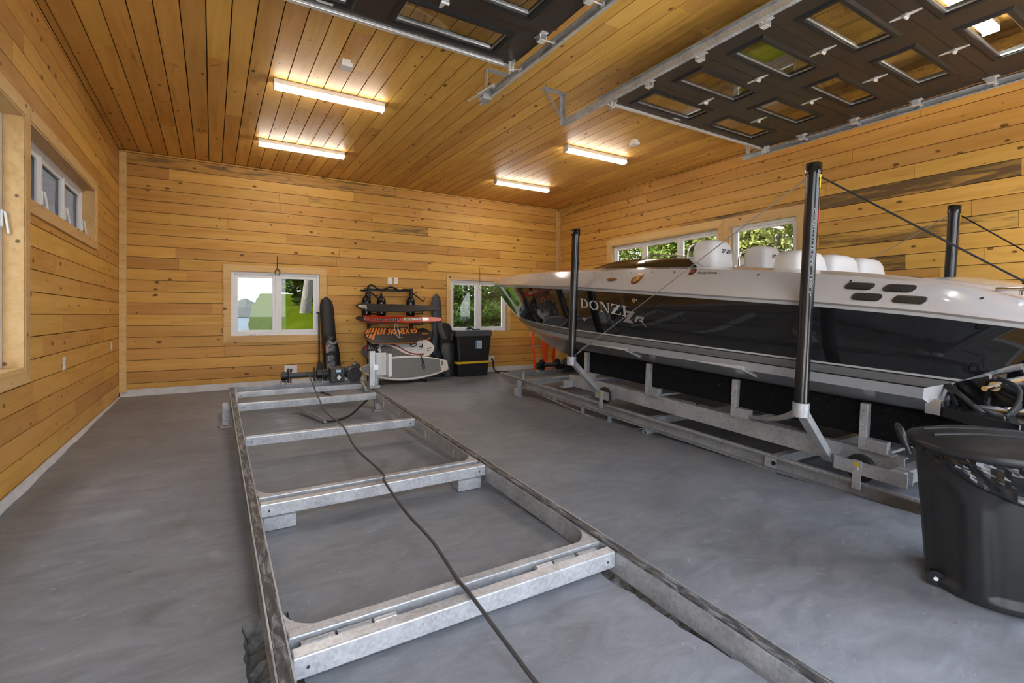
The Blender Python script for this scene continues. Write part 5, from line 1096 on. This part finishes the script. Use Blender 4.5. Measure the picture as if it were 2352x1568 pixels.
def board_text(t, sf, body, u0, u1, v0, hv, mt, nm, shear=0.0, bold=0.0, off=0.005):
    vs, fs = text_geo(body, 1.0, shear, bold); xa = min(v[0] for v in vs); xb = max(v[0] for v in vs)
    return MB().add([sf(u0 + (u1 - u0) * (v[0] - xa) / (xb - xa), v0 + v[1] * hv) + Vector((0, 0, off)) for v in vs], fs).build(nm, mt, t)
board_text(t, sf, 'Connelly', 0.09, 0.51, -0.42, 1.25, LINEK, 'ski_lettering', 0.15, 0.05, 0.005); board_text(t, sf, 'Connelly', 0.092, 0.508, -0.40, 1.2, plain('silver_letter', (0.42, 0.42, 0.42), 0.4), 'ski_lettering', 0.15, -0.012, 0.0065)
patch(t, sf, [[(0.525, -0.55), (0.76, -0.45), (0.76, 0.62), (0.525, 0.62)]], plain('khaki_panel', (0.26, 0.20, 0.07), 0.4), 'name_panel'); board_text(t, sf, 'COMP', 0.545, 0.75, -0.30, 0.95, LETS, 'ski_lettering', 0.0, 0.03, 0.006); patch(t, sf, [[(0.762, -0.6), (0.84, -0.55), (0.84, 0.6), (0.762, 0.6)]], LETS, 'white_flash')
m = MB(); m.prism([(0.0, 0.0), (0.17, 0.0), (0.06, -0.10), (0.01, -0.11)], -0.012, 0.012, axis='y'); m.build('fin', BLACKP, t)
m = MB(); m.tube(smooth_path([(2.86, 8.80, 1.06), (2.84, 8.77, 0.95), (2.88, 8.76, 0.84), (2.93, 8.76, 0.80), (2.93, 8.78, 0.90), (2.88, 8.79, 1.05)], 5), 0.006, 6); tag(m.build('hanging_strap', WHITEP), 'thin white strap looped under the red ski', 'strap')
wake_prof = lambda u: (min(1, u / 0.13) ** 0.55 if u < 0.13 else (min(1, (1 - u) / 0.13) ** 0.55 if u > 0.87 else 1.0)) * (1 - 0.10 * math.sin(math.pi * u))
wk = lambda u: 0.055 * (abs(u - 0.5) * 2) ** 2.2
TW = R_(64)
t, sf = plank_board('wakeboard', 'black wakeboard with orange corner marks tucked behind the orange lettered one', 'wakeboard', 2.62, 3.63, 0.80, 8.965, 0.34, 0.025, wake_prof, wk, plain('black_base', (0.018, 0.018, 0.019), 0.35), TW, 'wakeboards on the rack')
patch(t, sf, [[(0.82, -0.82), (0.95, -0.72), (0.95, -0.62), (0.82, -0.70)], [(0.80, -0.80), (0.815, -0.82), (0.815, -0.38), (0.80, -0.38)], [(0.86, -0.62), (0.88, -0.60), (0.88, -0.38), (0.86, -0.40)], [(0.91, -0.58), (0.94, -0.55), (0.94, -0.42), (0.91, -0.45)], [(0.70, -0.9), (0.715, -0.9), (0.69, -0.05), (0.675, -0.05)], [(0.80, 0.18), (0.93, 0.20), (0.93, 0.32), (0.80, 0.32)]], ORG, 'orange_mark')
t, sf = plank_board('wakeboard', 'black wakeboard with large orange lettering and slanted stripes', 'wakeboard', 2.285, 3.36, 0.83, 8.80, 0.36, 0.026, wake_prof, wk, plain('black_base_gloss', (0.014, 0.014, 0.015), 0.3), TW, 'wakeboards on the rack')
# the brand word reads mirrored, as in the photo's reflection-like layout: R is reversed
vsr, fsr = text_geo('R', 1.0, 0.0, 0.03); xm = max(v[0] for v in vsr)
mb = MB(); cells = [('R', True), ('O', False), ('N', False), ('I', False), ('X', False)]; u = 0.40
for ch, rv in cells:
    vs, fs = text_geo(ch, 1.0, 0.0, 0.035); xa = min(v[0] for v in vs); xb = max(v[0] for v in vs); wd = 0.032 if ch == 'I' else 0.082
    mb.add([sf(u + wd * (((xb - v[0]) if rv else (v[0] - xa)) / (xb - xa)), 0.16 + v[1] * 0.98) + Vector((0, 0, 0.005)) for v in vs], fs); u += wd + 0.008
mb.build('orange_lettering', ORG, t)
st = []
for k in range(7):
    u0 = 0.03 + 0.050 * k; vb = 0.10 if k < 3 else 0.46
    if k < 3:
        st += [[(u0 - 0.015, 0.28), (u0 + 0.020, 0.28), (u0 + 0.068, 0.88), (u0 + 0.032, 0.88)], [(u0 - 0.01, -0.34 - 0.08 * k), (u0 + 0.025, -0.34 - 0.08 * k), (u0 + 0.058, 0.14), (u0 + 0.022, 0.14)]]
    else: st.append([(u0 - 0.015, 0.20 - 0.03 * (7 - k)), (u0 + 0.018, 0.20 - 0.03 * (7 - k)), (u0 + 0.066, 0.90), (u0 + 0.034, 0.90)])
patch(t, sf, st, ORG, 'orange_stripe')
ring = [[(0.865 + 0.055 * math.cos(a), 0.50 + 0.38 * math.sin(a)), (0.865 + 0.055 * math.cos(b), 0.50 + 0.38 * math.sin(b)), (0.865 + 0.037 * math.cos(b), 0.50 + 0.26 * math.sin(b)), (0.865 + 0.037 * math.cos(a), 0.50 + 0.26 * math.sin(a))] for a, b in [(R_(150 + 15 * k), R_(165 + 15 * k)) for k in range(20)]]
patch(t, sf, ring + [[(0.855, 0.42), (0.872, 0.42), (0.905, 0.86), (0.888, 0.86)], [(0.83, 0.46), (0.855, 0.42), (0.855, 0.60), (0.84, 0.66)]], ORG, 'orange_emblem'); patch(t, sf, strip(0.03, 0.97, lambda k: -0.99, lambda k: -0.95, 20), ORG, 'orange_edge')
m = MB(); m.prism([(0.62, 0.0), (0.67, 0.0), (0.66, 0.035), (0.63, 0.02)], -0.004, 0.004, axis='y', M=Matrix.Translation((-0.5, -0.05, 0.012))); m.build('fin', YEL, t)
t, sf = plank_board('wakeboard', 'black wakeboard with white doodle graphics under the white one', 'wakeboard', 2.28, 3.42, 0.535, 8.955, 0.34, 0.025, wake_prof, wk, spec_board_mat(), TW, 'wakeboards on the rack')
patch(t, sf, [[(0.11 + 0.036 * k, 0.30 - 0.1 * (k % 2)), (0.125 + 0.036 * k, 0.26), (0.15 + 0.036 * k, 0.72 + 0.12 * ((k * 7) % 3 - 1)), (0.138 + 0.036 * k, 0.76)] for k in range(9)] + [[(0.128 + 0.036 * k, 0.70), (0.138 + 0.036 * k, 0.74), (0.158 + 0.036 * k, 0.34), (0.15 + 0.036 * k, 0.30)] for k in range(8)], LETS, 'white_scrawl'); patch(t, sf, [[(0.055, 0.25), (0.085, 0.12), (0.095, 0.75), (0.07, 0.85)]], REDS, 'red_flash'); patch(t, sf, strip(0.0, 0.06, lambda k: -0.9, lambda k: 0.9, 6), GREYP, 'grey_tip')
t, sf = plank_board('wakeboard', 'white wakeboard with a dark red wave stripe and black emblem', 'wakeboard', 2.52, 3.60, 0.575, 8.79, 0.35, 0.026, wake_prof, wk, WHB, TW, 'wakeboards on the rack')
wave = lambda k: 0.62 - 1.45 / (1 + math.exp(-(k - 0.45) * 9))
patch(t, sf, strip(0.16, 0.80, lambda k: wave(k) - 0.02, lambda k: wave(k) + 0.17, 30), CRIM, 'red_wave'); patch(t, sf, strip(0.05, 0.78, lambda k: -0.96, lambda k: max(-0.96, wave(k) - 0.05), 30), spec_board_mat(), 'black_lower_field')
ring = [[(0.64 + 0.062 * math.cos(a), 0.56 + 0.36 * math.sin(a)), (0.64 + 0.062 * math.cos(b), 0.56 + 0.36 * math.sin(b)), (0.64 + 0.046 * math.cos(b), 0.56 + 0.27 * math.sin(b)), (0.64 + 0.046 * math.cos(a), 0.56 + 0.27 * math.sin(a))] for a, b in [(R_(15 * k), R_(15 * k + 15)) for k in range(24)]]
patch(t, sf, ring + [[(0.60, 0.46), (0.68, 0.58), (0.675, 0.72), (0.61, 0.60)], [(0.86, -0.20), (0.95, -0.10), (0.94, 0.04), (0.88, -0.08)], [(0.86, -0.36), (0.93, -0.36), (0.93, -0.32), (0.86, -0.32)], [(0.86, -0.46), (0.93, -0.46), (0.93, -0.42), (0.86, -0.42)]], BLACKP, 'black_emblem')
surf_prof = lambda u: (math.sin(min(1, u / 0.5) * math.pi / 2) ** 0.75 if u < 0.5 else 1.0 - 0.62 * ((u - 0.5) / 0.5) ** 2.1)
t, sf = plank_board('surfboard', 'white edged wakesurf board with a big grey deck pad standing at the bottom', 'surfboard', 2.135, 3.80, 0.25, 8.60, 0.47, 0.045, surf_prof, lambda u: 0.03 * (abs(u - 0.5) * 2) ** 2, WHB, R_(64))
patch(t, sf, strip(0.03, 0.91, lambda k: -0.83, lambda k: 0.83, 34), GRYD, 'deck_pad'); patch(t, sf, [[(0.925, -0.05), (0.945, -0.05), (0.945, 0.75), (0.925, 0.75)]], plain('olive_label', (0.16, 0.16, 0.09), 0.5), 'tail_label')
m = MB(); m.tube(smooth_path([(3.30, 8.66, 0.47), (3.31, 8.585, 0.36), (3.29, 8.54, 0.26), (3.32, 8.53, 0.22), (3.33, 8.57, 0.32), (3.30, 8.64, 0.46)], 4), 0.007, 6); tag(m.build('leash_cord', ROPEK), 'short black cord dangling over the grey deck pad', 'cord')
# ski in a bag and paddle beside the rack
def upright_board(name, lb, cat, x, y, z0, z1, width, thick, lean, mat, prof, roll=0.0):
    t = thing(name, lb, cat, (x, y, z0), (lean, roll, 0)); L = z1 - z0; rings = []; n = 30
    for i in range(n + 1):
        u = i / n; w = max(0.004, prof(u) * width / 2); z = u * L; h = thick / 2
        rings.append([(-w, -h * 0.6, z), (0, -h, z), (w, -h * 0.6, z), (w, h * 0.6, z), (0, h, z), (-w, h * 0.6, z)])
    MB().loft(rings, caps=True).build('blade', mat, t); return t
tipp = lambda u: 1.0 if u < 0.84 else max(0.02, math.sqrt(max(0, 1 - ((u - 0.84) / 0.16) ** 2)))
bs = upright_board('water_ski', 'dark broad ski standing upright beside the lake window with a crumpled black bag on it', 'ski', 1.80, 8.97, 0.0, 1.55, 0.235, 0.03, R_(-7), plain('speckled_black', (0.02, 0.019, 0.018), 0.55, noise=0.5, scale=80), tipp, R_(-3))
rb = random.Random(3); rings = []
for i in range(26):
    u = i / 25; z = 0.02 + 0.84 * u; w = 0.135 + 0.03 * math.sin(u * 3.1) - 0.05 * u
    rings.append([(w * math.cos(a) * (1 + rb.uniform(-0.09, 0.09)) + 0.02 * u, -0.05 + (0.065 - 0.03 * u) * math.sin(a) * (1 + rb.uniform(-0.3, 0.3)), z) for a in [2 * math.pi * k / 18 for k in range(18)]])
MB().loft(rings, caps=True).build('ski_bag', plain('crumpled_black_vinyl', (0.014, 0.012, 0.012), 0.22, bump=0.4, scale=14), bs); MB().bb((-0.085, -0.128, 0.55), (-0.055, -0.120, 0.68)).build('bag_patch', REDS, bs)
MB().tube(smooth_path([(-0.05, -0.12, 0.76), (0.02, -0.13, 0.70), (0.09, -0.11, 0.72), (0.12, -0.08, 0.74)], 4), [0.02] * 13, 8).build('bag_fold', plain('grey_vinyl', (0.25, 0.25, 0.26), 0.3), bs)
pd = thing('paddle', 'black paddle leaning at the wall behind the upright dark ski', 'paddle', (1.60, 9.05, 0.0), (R_(-4), 0, 0))
MB().prism([(-0.045, 0.01), (0.05, 0.01), (0.06, 0.1), (0.055, 0.30), (0.02, 0.40), (-0.015, 0.40), (-0.05, 0.30), (-0.055, 0.1)], -0.008, 0.008, axis='y').build('blade', STEELB, pd, bevel=0.004); MB().cyl((0, 0, 0.36), (0, 0, 1.25), 0.014, 10).build('shaft', STEELB, pd)
m = MB(); m.bar((-0.04, 0, 1.25), (0.04, 0, 1.25), 0.025, 0.03); m.build('grip', STEELB, pd)
# grey ski with wetsuit draped over it
ws = upright_board('water_ski', 'dark grey ski standing upright beside the black totes', 'ski', 3.805, 9.02, 0.0, 1.64, 0.20, 0.025, R_(-4), plain('dark_grey_ski', (0.07, 0.072, 0.078), 0.5, noise=0.2, scale=60), tipp)
wt = thing('wetsuit', 'black and grey wetsuit draped over the dark grey ski', 'wetsuit', (3.86, 8.90, 0.0))
def blob(parent, name, mat, levels, n=20, seed=1):
    rg = random.Random(seed); rings = []
    for (x, y, z, rx, ry) in levels: rings.append([(x + rx * math.cos(2 * math.pi * k / n) * (1 + rg.uniform(-0.05, 0.05)), y + ry * math.sin(2 * math.pi * k / n) * (1 + rg.uniform(-0.08, 0.08)), z) for k in range(n)])
    m = MB(); m.loft(rings, caps=True); return m.build(name, mat, parent)
blob(wt, 'torso', NEO, [(0.0, 0, 1.05, 0.10, 0.05), (0.02, 0, 0.98, 0.14, 0.06), (0.03, 0, 0.88, 0.155, 0.065), (0.05, 0, 0.76, 0.15, 0.065), (0.05, 0, 0.64, 0.14, 0.06), (0.06, 0, 0.52, 0.15, 0.06)])
blob(wt, 'grey_sleeve', NEOG, [(-0.10, -0.02, 1.06, 0.05, 0.04), (-0.09, -0.05, 0.95, 0.06, 0.045), (-0.03, -0.055, 0.80, 0.06, 0.045), (-0.01, -0.06, 0.74, 0.055, 0.04)], 14, 2)
blob(wt, 'trouser_leg', NEOG, [(0.04, -0.02, 0.66, 0.09, 0.055), (0.03, -0.03, 0.50, 0.10, 0.055), (0.07, -0.03, 0.36, 0.075, 0.05), (0.07, -0.02, 0.24, 0.06, 0.04), (0.075, -0.02, 0.10, 0.055, 0.04), (0.075, -0.02, 0.012, 0.06, 0.035)], 16, 3)
blob(wt, 'trouser_leg', NEO, [(0.15, 0, 0.66, 0.07, 0.05), (0.17, -0.01, 0.50, 0.075, 0.055), (0.165, -0.01, 0.34, 0.065, 0.045), (0.16, -0.01, 0.22, 0.05, 0.04), (0.165, -0.01, 0.10, 0.05, 0.04), (0.17, -0.01, 0.012, 0.055, 0.035)], 16, 4)
MB().bb((0.135, -0.055, 0.72), (0.165, -0.047, 0.86)).build('chest_patch', GREYP, wt)
kb = thing('swim_float', 'slim blue grey float hanging against the wall beside the wetsuit', 'float', (3.705, 8.98, 0.0)); blob(kb, 'body', plain('slate_blue', (0.05, 0.065, 0.085), 0.6), [(0, 0, 0.42, 0.04, 0.03), (0, 0, 0.46, 0.065, 0.04), (0, 0, 0.72, 0.065, 0.04), (0, 0, 0.80, 0.05, 0.03)], 14, 6); MB().bb((-0.02, -0.012, 0.15), (0.03, 0.012, 0.43)).build('stem', BLACKP, kb)
# totes
def tote(name, lb, x0, x1, y0, y1, z0, h, taper, lid_mat, body_mat, lidh, label=None, ridge=True):
    t = thing(name, lb, 'tote', ((x0 + x1) / 2, (y0 + y1) / 2, z0)); w, d = (x1 - x0) / 2, (y1 - y0) / 2
    def ring(k, z, inset=0.0):
        pts = []
        for (sx, sy) in ((-1, -1), (1, -1), (1, 1), (-1, 1)):
            for a in range(4):
                an = math.atan2(sy, sx) + R_(-45 + 30 * a); r_ = 0.035
                pts.append((sx * (w * k - r_) + r_ * math.cos(an), sy * (d * k - r_) + r_ * math.sin(an), z))
        return pts
    MB().loft([ring(taper, 0.0), ring(taper + 0.01, 0.01), ring(0.985, h * 0.86), ring(1.0, h * 0.87), ring(1.0, h)], caps=True, smooth=False).build('body', body_mat, t, bevel=0.004)
    MB().loft([ring(1.03, h - lidh * 0.55), ring(1.035, h + 0.004), ring(1.02, h + lidh * 0.3), ring(0.96, h + lidh * 0.42)], caps=True, smooth=False).build('lid', lid_mat, t, bevel=0.006)
    if ridge:
        for k in range(4): MB().bb((-w * 0.9 + k * w * 0.5, -d * 1.04, h - lidh * 0.5), (-w * 0.9 + k * w * 0.5 + w * 0.16, -d * 1.02, h)).build('lid_rib', lid_mat, t)
    if label:
        lo = MB().bb((0.02, -d * 0.985, h * 0.42), (0.16, -d * 0.975, h * 0.72)).build('label', plain('white_label', (0.6, 0.64, 0.66), 0.4), t)
        m = MB(); m.bb((0.02, -d * 0.99, h * 0.42), (0.16, -d * 0.984, h * 0.455)); m.bb((0.02, -d * 0.99, h * 0.42), (0.05, -d * 0.984, h * 0.72)); m.build('blue_print', plain('blue_print', (0.06, 0.22, 0.45), 0.4), lo)
        for k in range(4): MB().bb((0.065, -d * 0.99, h * (0.50 + 0.05 * k)), (0.145, -d * 0.985, h * (0.52 + 0.05 * k))).build('print_line', plain('grey_print', (0.25, 0.35, 0.45), 0.4), lo)
    return t
SATB = plain('satin_black_plastic', (0.016, 0.016, 0.017), 0.35)
tote('storage_tote', 'low black tote with a yellow lid standing on the floor', 4.09, 4.80, 8.74, 9.12, fz(8.9), 0.275, 0.90, YEL, SATB, 0.045)
tote('storage_tote', 'tall black tote with a grey lid stacked on the yellow lidded one', 4.06, 4.84, 8.72, 9.14, fz(8.9) + 0.302, 0.56, 0.86, GREYP, SATB, 0.12, True, False)
m = MB(); m.tube(smooth_path([(4.32, 8.86, 0.905), (4.36, 8.85, 0.95), (4.40, 8.86, 0.97), (4.46, 8.85, 0.93), (4.52, 8.84, 0.915), (4.60, 8.84, 0.925), (4.63, 8.85, 0.905)], 4), 0.012, 8); m.tube(smooth_path([(4.38, 8.88, 0.915), (4.42, 8.86, 0.95), (4.48, 8.86, 0.925), (4.5, 8.88, 0.91)], 4), 0.02, 8)
tag(m.build('swim_goggles', BLACKP), 'small black goggles lying on the grey tote lid', 'goggles')
# red step ladder behind the bow
REDL = plain('red_fibreglass', (0.80, 0.055, 0.012), 0.45)
ld = thing('step_ladder', 'red step ladder standing folded open behind the boat bow', 'ladder', (5.98, 8.62, fz(8.62)))
for x, y0, y1, w in ((-0.22, -0.10, 0.10, 0.035), (0.0, -0.16, 0.05, 0.06), (0.32, 0.28, 0.12, 0.035), (0.52, 0.28, 0.12, 0.05)): MB().bar((x, y0, 0.0), (x + (0.06 if x < 0.1 else -0.05), y1, 0.98), w, 0.03, up=(1, 0, 0)).build('ladder_leg', REDL, ld)
for z in (0.28, 0.56, 0.84): MB().bb((-0.18, -0.08 + z * 0.18, z - 0.015), (0.06, 0.02 + z * 0.18, z + 0.015)).build('tread', ALU, ld)
MB().bb((-0.18, 0.0, 0.97), (0.50, 0.20, 1.0)).build('top_cap', REDL, ld, bevel=0.01)

# ------------------------------------------------------------------ wheeled rubbish bin
TC = thing('rubbish_bin', 'black wheeled rubbish bin with domed lid and bag hanging out', 'rubbish bin', (3.225, 0.81, fz(0.81)), (0, 0, R_(0)))
BINP = plain('black_bin_plastic', (0.020, 0.0205, 0.022), 0.42, noise=0.1, scale=14); BAG = plain('black_bin_bag', (0.012, 0.012, 0.013), 0.16, spec=0.7)
n = 96; HB = 0.66
def bin_r(z, an):
    k = z / HB; r_ = 0.262 + 0.042 * k
    if 0.06 < k < 0.80:   # recessed arched panels
        ph = (an * 6 / (2 * math.pi)) % 1.0; e = abs(ph - 0.5); top = 0.80 - 0.0
        edge = 0.36 - max(0, (k - 0.66) / 0.14) ** 2 * 0.30 - 0.03 * (1 - k)
        d = max(0, min(1, (edge - e) / 0.045)); r_ -= 0.022 * d * d * (3 - 2 * d)
    return r_
m = MB(); rings = []
for i in range(45):
    z = HB * i / 44; rings.append([(bin_r(z, 2 * math.pi * k / n) * math.cos(2 * math.pi * k / n), bin_r(z, 2 * math.pi * k / n) * math.sin(2 * math.pi * k / n), z + 0.012) for k in range(n)])
rings += [[(0.315 * math.cos(2 * math.pi * k / n), 0.315 * math.sin(2 * math.pi * k / n), HB + 0.012) for k in range(n)], [(0.32 * math.cos(2 * math.pi * k / n), 0.32 * math.sin(2 * math.pi * k / n), HB + 0.03) for k in range(n)], [(0.30 * math.cos(2 * math.pi * k / n), 0.30 * math.sin(2 * math.pi * k / n), HB + 0.035) for k in range(n)]]
m.loft(rings); m.f.append([len(m.v) - 1 - k for k in range(0)] or [0, 1, 2]); m.m.append(0); m.sm.append(False)
m.add([rings[0][k] for k in range(n)], [tuple(range(n))[::-1]]); m.build('body', BINP, TC)
rb = random.Random(8); rings = []; face = R_(232)
def hang(an):
    d = math.cos(an - face); return 0.015 + 0.185 * max(0, (d + 0.25) / 1.25) ** 1.5
for i in range(15):
    u = i / 14; ring = []
    for k in range(n):
        an = 2 * math.pi * k / n; z = HB + 0.045 - u * (hang(an) + 0.02)
        wr = 0.008 * math.sin(an * 9 + u * 5) * math.sin(u * 4 + an * 3) + 0.006 * math.sin(an * 17 - u * 9) + 0.003 * math.sin(an * 31 + u * 14)
        r_ = 0.322 + 0.016 * math.sin(math.pi * min(1, u * 1.1)) + wr * (0.4 + math.sin(math.pi * u)) - 0.012 * (u > 0.97)
        ring.append((r_ * math.cos(an), r_ * math.sin(an), z))
    rings.append(ring)
m = MB(); m.loft(rings, smooth=False); m.build('bag_overhang', BAG, TC)
zl = HB + 0.045
lid = MB().lathe([(0.300, zl - 0.035), (0.336, zl - 0.035), (0.342, zl - 0.02), (0.342, zl - 0.002), (0.334, zl + 0.008), (0.30, zl + 0.012), (0.285, zl + 0.020), (0.24, zl + 0.035), (0.15, zl + 0.048), (0.0, zl + 0.052)], 64, cap=False).build('lid', BINP, TC)
for dx in (-0.07, 0.07):
    m = MB(); pts = [(dx + 0.012 * s_, y, zl + 0.052 - 0.30 * (y * y + dx * dx)) for s_, y in [(0, -0.26 + 0.04 * k) for k in range(14)]]; 
    m.tube(pts, 0.012, 8); o = m.build('lid_ridge', BINP, lid); o.rotation_euler = (0, 0, R_(35))
for an in (R_(118), R_(298)):
    c_ = Vector((math.cos(an), math.sin(an), 0)); s_ = Vector((-math.sin(an), math.cos(an), 0)); b0 = c_ * 0.335 + Vector((0, 0, HB - 0.005))
    pts = [b0 - s_ * 0.075 - Vector((0, 0, 0.03)), b0 - s_ * 0.07 + c_ * 0.03 + Vector((0, 0, 0.06)), b0 - s_ * 0.05 + c_ * 0.035 + Vector((0, 0, 0.085)), b0 + s_ * 0.05 + c_ * 0.035 + Vector((0, 0, 0.085)), b0 + s_ * 0.07 + c_ * 0.03 + Vector((0, 0, 0.06)), b0 + s_ * 0.075 - Vector((0, 0, 0.03))]
    MB().tube(pts, 0.014, 8).build('handle', BINP, TC)
for an in (R_(141), R_(61)):
    c_ = Vector((math.cos(an), math.sin(an), 0)) * 0.264; w = MB(); dr_ = Vector((math.cos(R_(26)), math.sin(R_(26)), 0)) * 0.016
    w.cyl(c_ - dr_ + Vector((0, 0, 0.040)), c_ + dr_ + Vector((0, 0, 0.040)), 0.038, 22); wo = w.build('wheel', BLACKG, TC)
    MB().cyl(c_ - dr_ * 1.1 + Vector((0, 0, 0.040)), c_ - dr_ * 0.9 + Vector((0, 0, 0.040)), 0.010, 12).build('hub_cap', WHITEP, wo)
